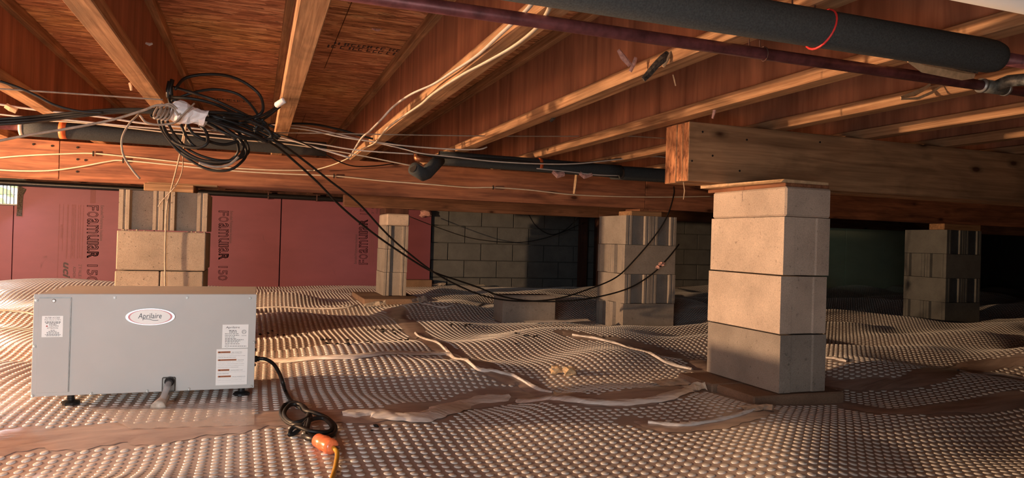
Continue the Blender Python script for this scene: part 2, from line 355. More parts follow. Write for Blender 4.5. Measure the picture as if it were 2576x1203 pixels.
# back wall: cores around the vent, blocks in view, boards in front
WY = 8.05
wb = MB(); VX0, VX1, VZ0, VZ1 = -2.60, -2.17, .205, .41
wb.box((X0, WY+.06, -.8), (VX0, WY+.2, CZ)); wb.box((VX1, WY+.06, -.8), (X1, WY+.2, CZ)); wb.box((VX0, WY+.06, -.8), (VX1, WY+.2, VZ0)); wb.box((VX0, WY+.06, VZ1), (VX1, WY+.2, CZ))
wall_back = wb.build('wall_back', M['mortar'], kind='structure')
for r_ in range(6):
    z1 = .363-.2032*r_; xo = 1.72+(.2032 if r_ % 2 else 0)
    for c_ in range(15):
        xa = xo+c_*.4064
        MB().cbox((xa+.004, WY+random.uniform(0, .004), z1-.2032+.004), (xa+.4024, WY+.07, z1-.004), .004).build('block', M['wallblock'], wall_back)
MB().box((X0, WY+.001, .43), (VX0-.05, WY+.06, CZ-.02)).box((VX1+.05, WY+.001, .41), (X1, WY+.06, CZ-.02)).build('rim_board', M['post'], wall_back)
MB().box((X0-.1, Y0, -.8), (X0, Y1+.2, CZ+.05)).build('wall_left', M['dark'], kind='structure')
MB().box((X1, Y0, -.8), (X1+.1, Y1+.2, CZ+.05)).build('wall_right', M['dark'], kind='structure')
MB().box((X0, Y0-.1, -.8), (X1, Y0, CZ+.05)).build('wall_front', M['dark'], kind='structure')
# vent: a framed grille in the wall
vent = tag(MB().box((VX0, WY, VZ1-.012), (VX1, WY+.06, VZ1)).box((VX0, WY, VZ0), (VX1, WY+.06, VZ0+.012)).box((VX0, WY, VZ0), (VX0+.012, WY+.06, VZ1)).box((VX1-.012, WY, VZ0), (VX1, WY+.06, VZ1)).box((VX0,WY+.04,.305),(VX1,WY+.046,.309))
           .build('window_1', M['vent']), kind='structure', label='bright foundation vent with upright bars, high on the back wall')
for i in range(14):
    x = VX0+.02+i*(VX1-VX0-.04)/13
    MB().box((x-.0022, WY+.01, VZ0+.01), (x+.0022, WY+.03, VZ1-.01)).build('bar', M['vent'], vent)
# leaves outside the vent
b = MB(); r = random.Random(2)
for i in range(420):
    c = Vector((r.uniform(-4.2, -1.5), r.uniform(9.2, 10.2), r.uniform(-.4, 1.6))); s_ = r.uniform(.05, .11)
    d1 = Vector((r.uniform(-1, 1), r.uniform(-.4, .4), r.uniform(-1, 1))).normalized()*s_; d2 = d1.cross(Vector((r.uniform(-.5, .5), 1, r.uniform(-.5, .5)))).normalized()*s_*.5
    b.add([c-d1, c-d2, c+d1, c+d2], [(0, 1, 2, 3)])
b.build('hedge', M['leaf'], kind='stuff', label='yellow green leaves outside the foundation vent', cat='hedge')

# ------------------------------------------------------------------ pink boards with print
def text_mesh(body, w_, h_, outline=0., shear=0., bold=0., align='fit'):
    cu = bpy.data.curves.new('t', 'FONT'); cu.body = body; cu.size = 1; cu.shear = shear; cu.resolution_u = 2
    if outline: cu.fill_mode = 'NONE'; cu.bevel_depth = outline; cu.bevel_resolution = 0
    elif bold: cu.offset = bold
    o = bpy.data.objects.new('t', cu); COL.objects.link(o); bpy.context.view_layer.update()
    dg = bpy.context.evaluated_depsgraph_get(); me = bpy.data.meshes.new_from_object(o.evaluated_get(dg), depsgraph=dg)
    bpy.data.objects.remove(o); bpy.data.curves.remove(cu)
    co = np.empty(len(me.vertices)*3); me.vertices.foreach_get('co', co); co = co.reshape(-1, 3)
    lo, hi = co.min(0), co.max(0); sc = np.array([w_/(hi[0]-lo[0]), h_/(hi[1]-lo[1])])
    co[:, 0] = (co[:, 0]-lo[0])*sc[0]; co[:, 1] = (co[:, 1]-lo[1])*sc[1]; co[:, 2] = 0
    me.vertices.foreach_set('co', co.ravel()); me.materials.clear(); return me
def put_text(name, body, org, right, up, w_, h_, mat, parent, **kw):
    me = text_mesh(body, w_, h_, **kw); me.name = name; right = Vector(right); up = Vector(up); n = right.cross(up)
    me.transform(Matrix.Translation(org) @ Matrix(((right.x, up.x, n.x, 0), (right.y, up.y, n.y, 0), (right.z, up.z, n.z, 0), (0, 0, 0, 1))))
    return link(name, me, mat, parent)
FY = 8.0
def board(x0, x1, z0, z1, mat, label, poly=None):
    t = empty('foam_board', ((x0+x1)/2, FY+.02, z0), label=label, cat='insulation board')
    b = MB()
    if poly:
        n = len(poly); b.add([(x, FY, z) for x, z in poly]+[(x, FY+.045, z) for x, z in poly],
              [tuple(range(n)), tuple(range(n, 2*n))[::-1]]+[(i, i+n, (i+1) % n+n, (i+1) % n) for i in range(n)])
        b.build('panel', mat, t, fix=True)
    else: b.cbox((x0+.003, FY, z0), (x1-.003, FY+.045, z1), .002).build('panel', mat, t)
    return t
LOW = -.68
bd = {}
bd[0] = board(-3.38, -2.20, LOW, .20, M['pink'], 'pink foam board below the bright vent, leftmost of the row')
bd[1] = board(-2.196, -.985, LOW, .40, M['pink'], 'printed pink foam board just right of the bright vent', [(-2.196, LOW), (-.985, LOW), (-.985, .40), (-2.165+.0, .425), (-2.165, .20), (-2.196, .20)])
bd[2] = board(-.98, .243, LOW, .40, M['pink'], 'pink foam board partly hidden by the wide far pier, print along its visible left part')
bd[3] = board(.247, 1.458, LOW, .385, M['pink'], 'smudged pink foam board with its print upside down beside the small middle pier')
bd[4] = board(1.462, 1.905, LOW, .345, M['pink'], 'narrow pink foam board next to the grey block wall')
def para(x, z0, z1, w_, parent, seed, mat='inkfaint', thick=.006):
    r = random.Random(seed); b = MB(); z = z1
    while z > z0:
        l = r.uniform(.012, .05); l = min(l, z-z0+.001); b.box((x-w_/2, FY-.0012, z-l), (x+w_/2, FY-.0002, z)); z -= l+r.uniform(.004, .010)
    b.build('printed_lines', M[mat], parent)
def logo(u0, v0, u1, v1, parent, fn):
    wts = [.82, .92, .86, 1.28, .88, .46, .86, 1.0]; tot = sum(wts); c = 0
    for ch, w_ in zip('FOamulaR', wts):
        a_, b_ = v0+(v1-v0)*(c/tot), v0+(v1-v0)*((c+w_*.90)/tot); c += w_
        fn(ch, u0, a_, u1, b_, parent, outline=.016 if ch != 'R' else .034)
DN, UPW = (0, 0, -1), (0, 0, 1)
def X_(u, v): return onY(u, v, FY)
def downtext(body, u0, v0, u1, v1, parent, mat='ink', **kw):    # reads downwards, letter tops to the right
    a_ = X_(u0, v0); b_ = X_(u1, v1); return put_text('printed_word', body, (a_.x, FY-.001, a_.z), DN, (1, 0, 0), a_.z-b_.z, b_.x-a_.x, M[mat], parent, **kw)
def uptext(body, u0, v0, u1, v1, parent, mat='ink', **kw):      # reads upwards, letter tops to the left; (u0,v0) start bottom right
    a_ = X_(u0, v0); b_ = X_(u1, v1); return put_text('printed_word', body, (a_.x, FY-.001, a_.z), UPW, (-1, 0, 0), b_.z-a_.z, a_.x-b_.x, M[mat], parent, **kw)
logo(219, 516, 248, 652, bd[1], downtext)
downtext('150', 219, 666, 245, 712, bd[1], outline=.016); downtext('Extruded Polystyrene Insulation', 251, 517, 259, 606, bd[1])
downtext('uci', 159, 660, 176, 700, bd[1], shear=.3, bold=.03); downtext('A2204254', 184, 671, 190, 698, bd[1]); downtext('2" R VALUE 10', 198, 666, 205, 704, bd[1])
for k, (u, a_, b_, t_) in enumerate([(149, 514, 698, .004), (160, 514, 630, .003), (171, 515, 650, .008), (182, 515, 650, .005), (186, 515, 645, .005), (190, 515, 650, .005), (198, 516, 650, .005), (203, 516, 648, .005), (210, 516, 650, .005), (157, 565, 600, .012)]):
    p, q_ = X_(u, a_), X_(u-4, b_); para((p.x+q_.x)/2, q_.z, p.z, t_*1.3, bd[1], k)
p, q_ = X_(228, 474), X_(240, 512); MB().box((p.x, FY-.001, q_.z), (q_.x, FY-.0002, p.z)).build('smudge', M['inkfaint'], bd[1])
logo(550, 530, 575, 656, bd[2], downtext)
downtext('150', 549, 670, 572, 706, bd[2], outline=.016); downtext('Extruded Polystyrene Insulation', 577, 531, 584, 612, bd[2])
logo(925, 666, 903, 550, bd[3], uptext)
uptext('150', 924, 540, 906, 516, bd[3], outline=.014); uptext('Extruded Polystyrene Insulation', 899, 664, 893, 590, bd[3])
for k, u in enumerate((931, 935, 940)):
    p, q_ = X_(u, 560), X_(u-1, 666); para(p.x, q_.z, p.z, .006, bd[3], 40+k)
uptext('2" R', 940, 538, 935, 520, bd[3]); uptext('15200', 951, 538, 946, 520, bd[3])
board(6.9, 8.088, LOW, .46, M['greyfoam'], 'dim greenish foam board right behind the nearest pier')
board(8.094, 9.25, LOW, .46, M['greyfoam'], 'dim greenish foam board at the far right, farther from the nearest pier')
# tape patch beside the vent
p = X_(48, 470)
MB().add([(-2.165,FY-.004,.40),(-2.10,FY-.006,.36),(-2.125,FY-.006,.30),(-2.13,FY-.006,.10),(-2.175,FY-.004,.10),(-2.17,FY-.004,.25)],[(5,4,3,2),(5,2,1,0)]).build('tape_patch', M['bark'], bd[1])
# black water line along the top of the boards
pl = MB().tube(spline([(-3.3, 7.95, .415), (-1.5, 7.93, .41), (0, 7.94, .405), (.9, 7.95, .40), (1.4, 7.96, .395)], 8), .028, 10).build('water_line', M['black'], smooth=True, label='black plastic water line along the top edge of the pink boards', cat='pipe')
for x in (-.6, .1, .6): MB().box((x, 7.915, .37), (x+.012, 7.985, .445)).build('clip', M['wire'], pl)
# two dark posts near the back wall
for x, lab in ((3.80, 'dark wooden post at the right end of the grey block wall, left of two'), (4.02, 'dark wooden post at the right end of the grey block wall, right of two')):
    MB().cbox((x-.045, 7.85, LOW+.05), (x+.045, 7.94, .45), .003).build('wooden_post', M['post'], label=lab, cat='post')
MB().cbox((1.5, 7.82, -.60), (1.89, 7.95, -.47), .004).build('brown_block', M['paver'], label='low brown block on the floor against the narrow pink board', cat='block')

# ------------------------------------------------------------------ beams
def beam(name, x0, x1, y0, plies, z0, z1, mat, label, joints=(), endmat=None):
    t = empty(name, ((x0+x1)/2, y0, z0), label=label, cat='beam'); th = .0385
    for i in range(plies):
        js = [x0]+(list(joints) if i == 0 else [])+[x1]
        for a_, b_ in zip(js, js[1:]):
            dz = random.uniform(-.003, .003)
            o = MB().cbox((a_+(.0012 if a_ != x0 else random.uniform(0, .006)), y0+i*th+.0006, z0+dz), (b_-.0012, y0+(i+1)*th-.0006, z1), .002).build('plank', mat, t)
            if endmat:
                o.data.materials.append(endmat)
                for p_ in o.data.polygons:
                    if p_.normal.x < -.9: p_.material_index = 1
    return t
nb = beam('support_beam', 1.447, 10.5, 2.166, 4, .235, .450, M['beam'], 'thick knotty wooden beam with open end resting on the nearest pier', endmat=M['endgrain'])
fb = beam('support_beam', -3.2, 10.5, 4.23, 3, .2495, .450, M['beam_red'], 'long orange lit wooden beam crossing behind the cable coil', joints=(-.97, 2.5))
tb = beam('support_beam', .69, 10.5, 6.10, 3, .252, .450, M['beam_dark'], 'farthest dark wooden beam above the small middle pier', joints=(3.1,))
def nails(parent, pts, y, r=.004):
    for u, v in pts:
        p = onY(u, v, y); MB().lathe([(r, 0), (r*.8, .002)], (p.x, y-.0015, p.z), (0, -1, 0), 8).build('nail', M['dirt'], parent)
nails(nb, [(1767,332),(1792,392),(1740,405),(1860,430),(1878,352),(2062,358)], 2.166)
nails(fb, [(84,363),(131,367),(195,371),(195,401),(194,432),(215,403)], 4.23, .006)

# ------------------------------------------------------------------ floor joists
jlab = {-3: 'wooden floor joist at the far left edge of the ceiling', -2: 'second wooden floor joist from the left edge of the ceiling', -1: 'third wooden floor joist from the left, left of the joist above the coil',
  0: 'wooden floor joist whose bottom flange ends at the cable coil', 1: 'wooden floor joist running down to the right side of the cable coil', 2: 'wooden floor joist with two cream cables stapled along its bottom flange',
  3: 'wooden floor joist with a dark bark sliver hanging from it', 4: 'wooden floor joist passing just left of the open beam end', 5: 'wooden floor joist crossing directly above the open end of the near beam'}
for k in range(-4, 23):
    xc = -.3465+.44*k
    if xc+.03 > X1: break
    lab = jlab.get(k+1 if k < 0 else k, None)
    if k == -4: lab = 'wooden floor joist beyond the left edge'
    elif k == -3: lab = jlab[-3]
    elif k == -2: lab = jlab[-2]
    elif k == -1: lab = jlab[-1]
    elif lab is None: lab = ('%s wooden floor joist to the right of the one above the open beam end' % ['first', 'second', 'third', 'fourth', 'fifth', 'sixth'][k-6]) if k < 12 else 'shadowed wooden floor joist deep in the dark at the right'
    t = empty('floor_joist', (xc, 3, .45), label=lab, cat='joist', **({'group': 'joists deep in the dark'} if k > 11 else {}))
    fl = []
    for nm, z0, z1 in (('bottom_flange', .4500, .4880), ('top_flange', CZ-.0385, CZ-.0005)):
        fl.append(MB().cbox((xc-.029, Y0+.1, z0), (xc+.029, 7.98, z1), .0025).build(nm, M['flange'], t))
    ys = [Y0+.1, .35, 2.79, 5.2, 7.98]
    for a_, b_ in zip(ys, ys[1:]):
        MB().box((xc-.006, a_+.001, .486), (xc+.006, b_-.001, CZ-.037)).build('web_panel', M['web'], t)

# ------------------------------------------------------------------ piers
def end_profile(x0, wdt, y, s, deep=.012):       # points along a block end face, s=+1 recess goes +y
    d = deep
    return [(x0+a*wdt/.194, y+s*b) for a, b in [(0,0),(.019,0),(.022,.005),(.028,.005),(.031,0),(.046,0),(.050,d),(.144,d),(.148,0),(.163,0),(.166,.005),(.172,.005),(.175,0),(.194,0)]]
def cmu(x0, y0, z0, x1, y1, z1, mat, parent, ends='y', deep=.018, c=.003):
    if ends is None: return MB().cbox((x0, y0, z0), (x1, y1, z1), c).build('block', mat, parent)
    if ends == 'y':
        poly = end_profile(x0, x1-x0, y0, 1, deep)+end_profile(x0, x1-x0, y1, -1, deep)[::-1]
    else:
        a_ = end_profile(y0, y1-y0, x0, 1, deep); b_ = end_profile(y0, y1-y0, x1, -1, deep)
        poly = ([(q_, p_) for p_, q_ in b_]+[(q_, p_) for p_, q_ in a_[::-1]])
    return MB().prism(poly, z0, z1).build('block', mat, parent, fix=True)
g = .0025
# nearest pier
near = empty('block_pier', (1.745, 2.09, -.482), label='nearest pale concrete block pier holding the open beam end', cat='pier')
zt = .209
MB().cbox((1.650, 1.890, .110), (1.843, 2.290, zt), .006).build('block', M['cmu'], near)
for i, (dx, dy) in enumerate([(-.002, 0), (-.006, .003), (-.004, .001)]):
    z1 = .108-.197*i
    poly = [(0,0),(.046,0),(.049,.005),(.136,.005),(.141,.001),(.194,.001)]
    P_ = [(1.650+dx+a_, 1.892+dy+b_) for a_, b_ in poly]+[(1.650+dx+a_, 2.290+dy-b_) for a_, b_ in poly[::-1]]
    MB().prism(P_, z1-.197+g, z1-(g if i else 0)).build('block', M['cmu'] if i < 2 else M['cmu_dim'], near, fix=True)  # bottom block takes a darker material in place of the shade on it
MB().cbox((1.535, 1.880, -.545), (1.915, 2.080, -.4835), .005).build('concrete_slab', M['paver'], label='brown concrete slab under the front of the nearest pier', cat='slab')
MB().cbox((1.522, 2.086, -.545), (1.905, 2.300, -.4835), .005).build('concrete_slab', M['paver'], label='brown concrete slab under the back of the nearest pier', cat='slab')
# shims
MB().cbox((1.655, 1.90, .2095), (1.843, 2.33, .2225), .002).build('wooden_shim', M['pad_red'], label='red brown board lying on top of the nearest pier', cat='shim')
p1 = MB(); p1.add([(1.64,1.905,.2230),(1.842,1.905,.2230),(1.842,2.34,.2230),(1.60,2.30,.2230),(1.655,1.905,.2345),(1.842,1.905,.2320),(1.842,2.34,.2345),(1.60,2.30,.2345)],[(0,3,2,1),(4,5,6,7),(0,1,5,4),(1,2,6,5),(2,3,7,6),(3,0,4,7)])
p1.build('wooden_shim', M['splinter'], label='thin splintered shim squeezed under the open beam end', cat='shim')
# wide pier, lower left
lp = empty('block_pier', (-.43, 4.07, -.60), label='wide pitted concrete pier standing behind the grey machine', cat='pier')
lx, ly = -.633, 3.87
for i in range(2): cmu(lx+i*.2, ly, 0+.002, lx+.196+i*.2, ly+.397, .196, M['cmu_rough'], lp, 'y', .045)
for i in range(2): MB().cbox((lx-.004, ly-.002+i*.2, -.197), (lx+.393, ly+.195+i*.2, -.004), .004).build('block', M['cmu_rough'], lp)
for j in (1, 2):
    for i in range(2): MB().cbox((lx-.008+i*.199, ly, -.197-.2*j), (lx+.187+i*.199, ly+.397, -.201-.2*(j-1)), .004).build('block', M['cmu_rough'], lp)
r = random.Random(4); b = MB()
for i in range(16):
    x = r.choice([r.uniform(lx+.01, lx+.14), r.uniform(lx+.3, lx+.39)]); s_ = r.uniform(.003, .008)
    b.lathe([(s_*.5, 0), (s_, s_*.5), (s_*.5, s_)], (x, ly+.006, -.004+r.uniform(-.002, .001)), (r.uniform(-.3, .3), r.uniform(-.3, .3), 1), 6)
b.build('mortar_crumbs', M['cmu_rough'], lp, kind='stuff')
MB().cbox((-.531, 3.90, .1965), (-.305, 4.20, .236), .003).build('wooden_pad', M['pad'], label='short wooden pad on top of the wide pitted pier', cat='wood block')
MB().cbox((-.53, 4.02, .2365), (-.20, 4.26, .2485), .002).build('wooden_shim', M['pad'], label='dark thin shim between the pad and the orange lit beam', cat='shim')
# two-block-wide pier, right of centre
mp = empty('block_pier', (2.54, 4.41, -.602), label='two-block-wide concrete pier left of the nearest pier, with black cables in front', cat='pier')
mx0, my0 = 2.345, 4.21
for i in range(4):
    z1 = .1975-.2*i; dx = [0, -.004, .002, -.004][i]
    for k in range(2):
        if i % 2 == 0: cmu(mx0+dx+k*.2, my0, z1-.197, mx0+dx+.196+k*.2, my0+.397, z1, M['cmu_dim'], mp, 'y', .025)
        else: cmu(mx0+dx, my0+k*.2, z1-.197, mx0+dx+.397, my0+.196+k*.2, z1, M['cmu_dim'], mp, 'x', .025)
MB().cbox((2.40, 4.24, .198), (2.64, 4.30+.12, .231), .003).build('wooden_pad', M['pad'], label='wooden pad on top of the two-block-wide pier', cat='wood block')
MB().cbox((2.47, 4.25, .2315), (2.70, 4.45, .2490), .002).build('wooden_shim', M['pad_red'], label='thin wooden shim on the pad of the two-block-wide pier', cat='shim')
# small middle pier far back
sp_ = empty('block_pier', (1.135, 6.2, -.503), label='slim concrete pier in front of the pink boards, with a pale cap', cat='pier')
MB().cbox((1.04, 6.0, .103), (1.236, 6.40, .203), .010).build('block', M['cmu'], sp_, label='pale solid cap block')
for i in range(3): cmu(1.035-.003*i, 6.004, .1005-.2*(i+1)+.003-.001, 1.229-.003*i, 6.40, .1005-.2*i-.001, M['cmu_dim'], sp_, 'y', .022)
MB().cbox((.83, 5.74, -.57), (1.30, 6.12, -.5025), .004).build('concrete_slab', M['paver'], label='low brown slab under the slim middle pier, front part', cat='slab')
MB().cbox((.83, 6.13, -.57), (1.30, 6.50, -.5025), .004).build('concrete_slab', M['paver'], label='low brown slab under the slim middle pier, rear part', cat='slab')
MB().cbox((1.03, 6.05, .2035), (1.235, 6.33, .2510), .003).build('wooden_pad', M['post'], label='dark wooden pad on the slim middle pier', cat='wood block')
# far right pier: its shade is put into the darker wall block colour
fp = empty('block_pier', (5.47, 4.41, -.602), label='barely lit concrete pier in the dark at the far right', cat='pier')
for i in range(4):
    z1 = .1975-.2*i
    for k in range(2):
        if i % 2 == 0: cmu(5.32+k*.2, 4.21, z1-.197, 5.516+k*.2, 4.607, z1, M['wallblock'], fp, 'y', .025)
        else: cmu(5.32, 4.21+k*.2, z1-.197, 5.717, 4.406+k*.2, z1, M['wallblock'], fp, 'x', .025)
MB().cbox((5.30, 4.22, .198), (5.72, 4.36, .2485), .003).build('wooden_pad', M['pad'], label='wooden pad on the barely lit pier at the far right', cat='wood block')
# loose block
lb = empty('loose_block', (1.74, 4.5, -.56), label='loose dusty concrete block lying on the floor between the piers', cat='block')
MB().cbox((1.545, 4.395, -.560), (1.925, 4.59, -.366), .004).cbox((1.55, 4.40, -.366), (1.92, 4.425, -.3605), .002).build('shell', M['cmu_dim'], lb)
MB().box((1.60, 4.44, -.367), (1.71, 4.55, -.3645)).box((1.76, 4.44, -.367), (1.87, 4.55, -.3645)).build('core_hole_shade', M['dirt'], lb)  # dark slabs on the solid shell stand in for shade inside the cores

# ------------------------------------------------------------------ bubbles on the floor
PITCH = .0285
bx, by = np.meshgrid(np.arange(X0, 9, PITCH), np.arange(.6, 7.98, PITCH)); bx = bx.ravel(); by = by.ravel()
bx = bx+.010*np.sin(by*2.1); by = by+.008*np.sin(bx*1.7+1)
rel = np.stack([bx, by, ground(bx, by)], 1); F_ = np.array(FW); dd = rel@F_; uu = (rel@np.array(RT))/dd; vv = (rel@np.array(UP))/dd
keep = (dd > .5) & ((np.abs(uu) < .80) | ((np.abs(uu) < 1.25) & (by < 5))) & (vv > -.60)
for (nm, px, hw, mt, lift, lab), sp2 in zip(SEAMS, seam_pts):
    P2 = np.array([(p.x, p.y) for p in sp2])
    d2 = np.full(len(bx), 9.)
    for k in range(len(P2)-1):
        a_, b_ = P2[k], P2[k+1]; ab = b_-a_; t_ = np.clip(((bx-a_[0])*ab[0]+(by-a_[1])*ab[1])/(ab@ab+1e-9), 0, 1)
        d2 = np.minimum(d2, np.hypot(bx-a_[0]-t_*ab[0], by-a_[1]-t_*ab[1]))
    keep &= d2 > hw+.006
for x0, y0, x1, y1 in [(1.51,1.87,1.93,2.31),(-.65,3.86,-.23,4.28),(2.33,4.20,2.76,4.62),(.82,5.73,1.31,6.51),(5.3,4.2,5.74,4.62),(1.53,4.38,1.94,4.6)]:
    keep &= ~((bx > x0) & (bx < x1) & (by > y0) & (by < y1))
inside = ((np.abs(uu) < .727) & (vv > -.339))[keep]; bx, by, dd = bx[keep], by[keep], dd[keep]; order = np.argsort(dd+np.where(inside, 0, 50)); bx, by, dd = bx[order], by[order], dd[order]
e = .004; nx = -(ground(bx+e, by)-ground(bx-e, by))/(2*e); ny = -(ground(bx, by+e)-ground(bx, by-e))/(2*e); bz = ground(bx, by)
def domes(sel, n, prof):
    ang = np.arange(n)*2*np.pi/n; C = np.array([(r_*np.cos(a_), r_*np.sin(a_), h_) for r_, h_ in prof for a_ in ang]+[(0, 0, prof[-1][1]+.0005)])
    x, y, z, gx, gy = bx[sel], by[sel], bz[sel], nx[sel], ny[sel]; m_ = len(x)
    V = np.empty((m_, len(C), 3)); V[:, :, 0] = x[:, None]+C[None, :, 0]+gx[:, None]*C[None, :, 2]; V[:, :, 1] = y[:, None]+C[None, :, 1]+gy[:, None]*C[None, :, 2]
    V[:, :, 2] = z[:, None]-gx[:, None]*C[None, :, 0]-gy[:, None]*C[None, :, 1]+C[None, :, 2]
    k = len(prof); F = []
    for i in range(k-1):
        for j in range(n): F += [(i*n+j, i*n+(j+1) % n, (i+1)*n+(j+1) % n), (i*n+j, (i+1)*n+(j+1) % n, (i+1)*n+j)]
    for j in range(n): F.append(((k-1)*n+j, (k-1)*n+(j+1) % n, k*n))
    F = np.array(F); return V, F
PROF = [(.0095, -.001), (.0091, .0011), (.0082, .0017)]
idx = np.arange(len(bx))
V, F = domes(idx[:300], 12, PROF)
for i in range(300):
    me = bpy.data.meshes.new('bubble'); c = np.array([bx[i], by[i], bz[i]]); npmesh(me, V[i]-c, F); me.materials.append(M['bubble'])
    o = bpy.data.objects.new('bubble', me); COL.objects.link(o); o.parent = floor; o.location = c
def dome_obj(sel, n, prof):
    V, F = domes(sel, n, prof); m_, c_ = V.shape[:2]; FF = (F[None]+(np.arange(m_)*c_)[:, None, None]).reshape(-1, 3)
    me = bpy.data.meshes.new('bubbles'); npmesh(me, V.reshape(-1, 3), FF); me.materials.append(M['bubble'])
    o = bpy.data.objects.new('bubbles', me); COL.objects.link(o); o.parent = floor; o['kind'] = 'stuff'
near_i = idx[300:][dd[300:] < 3.2]; far_i = idx[dd >= 3.2]
print('bubbles', len(bx), len(near_i), len(far_i))
dome_obj(near_i, 10, PROF); dome_obj(far_i, 6, [(.0095, -.001), (.0083, .0018)])

# ------------------------------------------------------------------ seams
def strip(pts, hw, lift, seed, crumple=.0):
    r = random.Random(seed); b = MB(); k = len(pts); m_ = 6; vs = []; ph = r.uniform(0, 6)
    for i, p in enumerate(pts):
        t = pts[min(i+1, k-1)]-pts[max(i-1, 0)]; t.z = 0; t.normalize(); n = Vector((-t.y, t.x, 0))
        wv = hw*(1+.18*math.sin(i*.55+ph)+.10*math.sin(i*1.7+ph*2)); wv *= min(1, .35+i*.25, .35+(k-1-i)*.25)
        for j in range(m_+1):
            s_ = -1+2*j/m_; q_ = p+n*wv*s_; zz = gz(q_.x, q_.y)+lift*(1-.75*abs(s_)**3)+crumple*math.sin(i*.9+j*2.1+ph)*(1-abs(s_))
            vs.append((q_.x, q_.y, zz))
    fs = [(i*(m_+1)+j, (i+1)*(m_+1)+j, (i+1)*(m_+1)+j+1, i*(m_+1)+j+1) for i in range(k-1) for j in range(m_)]
    n0 = len(vs); 
    return b.add(vs, fs)
for i, ((nm, px, hw, mt, lift, lab), sp2) in enumerate(zip(SEAMS, seam_pts)):
    strip(sp2, hw, lift, i, .003 if mt == 'tape' else .0012).build(nm, M[mt], smooth=True, label=lab, cat='tape' if 'tape' in nm else 'film seam')
# clear film patch over the bubbles in front of the machine
b = MB(); nxp, nyp = 26, 14; c0, c1, c2, c3 = hit(215, 1030), hit(640, 1015), hit(640, 1075), hit(330, 1085)
vs = []
for j in range(nyp+1):
    for i in range(nxp+1):
        s_, t_ = i/nxp, j/nyp; p = (c0*(1-s_)+c1*s_)*(1-t_)+(c3*(1-s_)+c2*s_)*t_
        vs.append((p.x, p.y, gz(p.x, p.y)+.0052+.0012*math.sin(i*1.3)*math.sin(j*1.9)))
b.add(vs, [(j*(nxp+1)+i, j*(nxp+1)+i+1, (j+1)*(nxp+1)+i+1, (j+1)*(nxp+1)+i) for j in range(nyp) for i in range(nxp)])
b.build('clear_film_patch', M['clear'], smooth=True, label='clear plastic patch lying over bubbles right in front of the grey machine', cat='plastic sheet')
# torn tape flaps
def flap(u, v, w_, d_, h_, label, seed, mat='burlap'):
    p = hit(u, v); r = random.Random(seed); b = MB(); n = 7; vs = []
    for j in range(4):
        for i in range(n):
            vs.append((p.x+(i/(n-1)-.5)*w_+r.uniform(-.008, .008), p.y+(j/3-.5)*d_+r.uniform(-.008, .008), gz(p.x, p.y)+.006+h_*(math.sin(j/3*3.14)*.6+.4*r.random())*(.4+.6*i/(n-1))))
    b.add(vs, [(j*n+i, j*n+i+1, (j+1)*n+i+1, (j+1)*n+i) for j in range(3) for i in range(n-1)]); b.build('tape_flap', M[mat], label=label, cat='tape')
flap(1690, 968, .15, .10, .022, 'crumpled tape flap touching the left side of the slab under the nearest pier', 1)
flap(1745, 984, .07, .06, .030, 'small torn tape flap in front of the slab of the nearest pier', 2)
flap(1900, 1032, .10, .06, .012, 'flat tape flap at the front corner of the slab of the nearest pier', 8)
flap(942, 772, .16, .12, .05, 'white tape flap at the left corner of the slim pier slab', 3)
flap(1050, 762, .10, .16, .06, 'striped tape flap at the right corner of the slim pier slab', 4)
flap(1100, 720, .18, .10, .05, 'torn film flap at the foot of the narrow pink board', 5)
flap(1195, 722, .20, .12, .03, 'small pale film scrap at the foot of the grey block wall', 6)
flap(1400, 812, .45, .10, .02, 'long shiny film scrap in front of the loose block', 7, 'tape')
# foam wads
def wad(u, v, r0, label, mat, seed, y=None, name='foam_wad', cat='debris'):
    p = hit(u, v)+Vector((0, 0, r0*.6)) if y is None else onY(u, v, y); r = random.Random(seed); bm = bmesh.new()
    bmesh.ops.create_icosphere(bm, subdivisions=2, radius=r0)
    for vt in bm.verts: vt.co *= r.uniform(.55, 1.25); vt.co.x *= 1.3; vt.co.z *= .8
    me = bpy.data.meshes.new(name); bm.to_mesh(me); bm.free(); me.materials.append(M[mat]); o = bpy.data.objects.new(name, me); COL.objects.link(o); o.location = p
    return tag(o, label, cat)
wad(1397, 940, .022, 'taller yellowed foam wad on the middle of the floor', 'yellowfoam', 1); wad(1430, 944, .024, 'flatter yellowed foam wad beside the taller one on the floor', 'yellowfoam', 2)
# dirt crumbs
r = random.Random(11); b = MB()
for c, n in [((830,855),9),((950,830),7),((1020,855),8),((1160,820),12),((1330,848),7),((1522,850),5),((690,843),5),((870,868),4),((985,835),6),((950,1080),3),((1300,870),2),((660,840),3),((760,845),4),((930,862),3)]:
    for _ in range(n):
        p = hit(c[0]+r.gauss(0, 16), c[1]+r.gauss(0, 3)); s_ = r.uniform(.003, .011)
        b.lathe([(s_*.6, 0), (s_, s_*.4), (s_*.4, s_*.8)], p, (r.uniform(-.4, .4), r.uniform(-.4, .4), 1), 6)
b.build('dirt_crumbs', M['dirt'], kind='stuff', label='dark crumbs of soil scattered over the middle of the floor', cat='dirt')

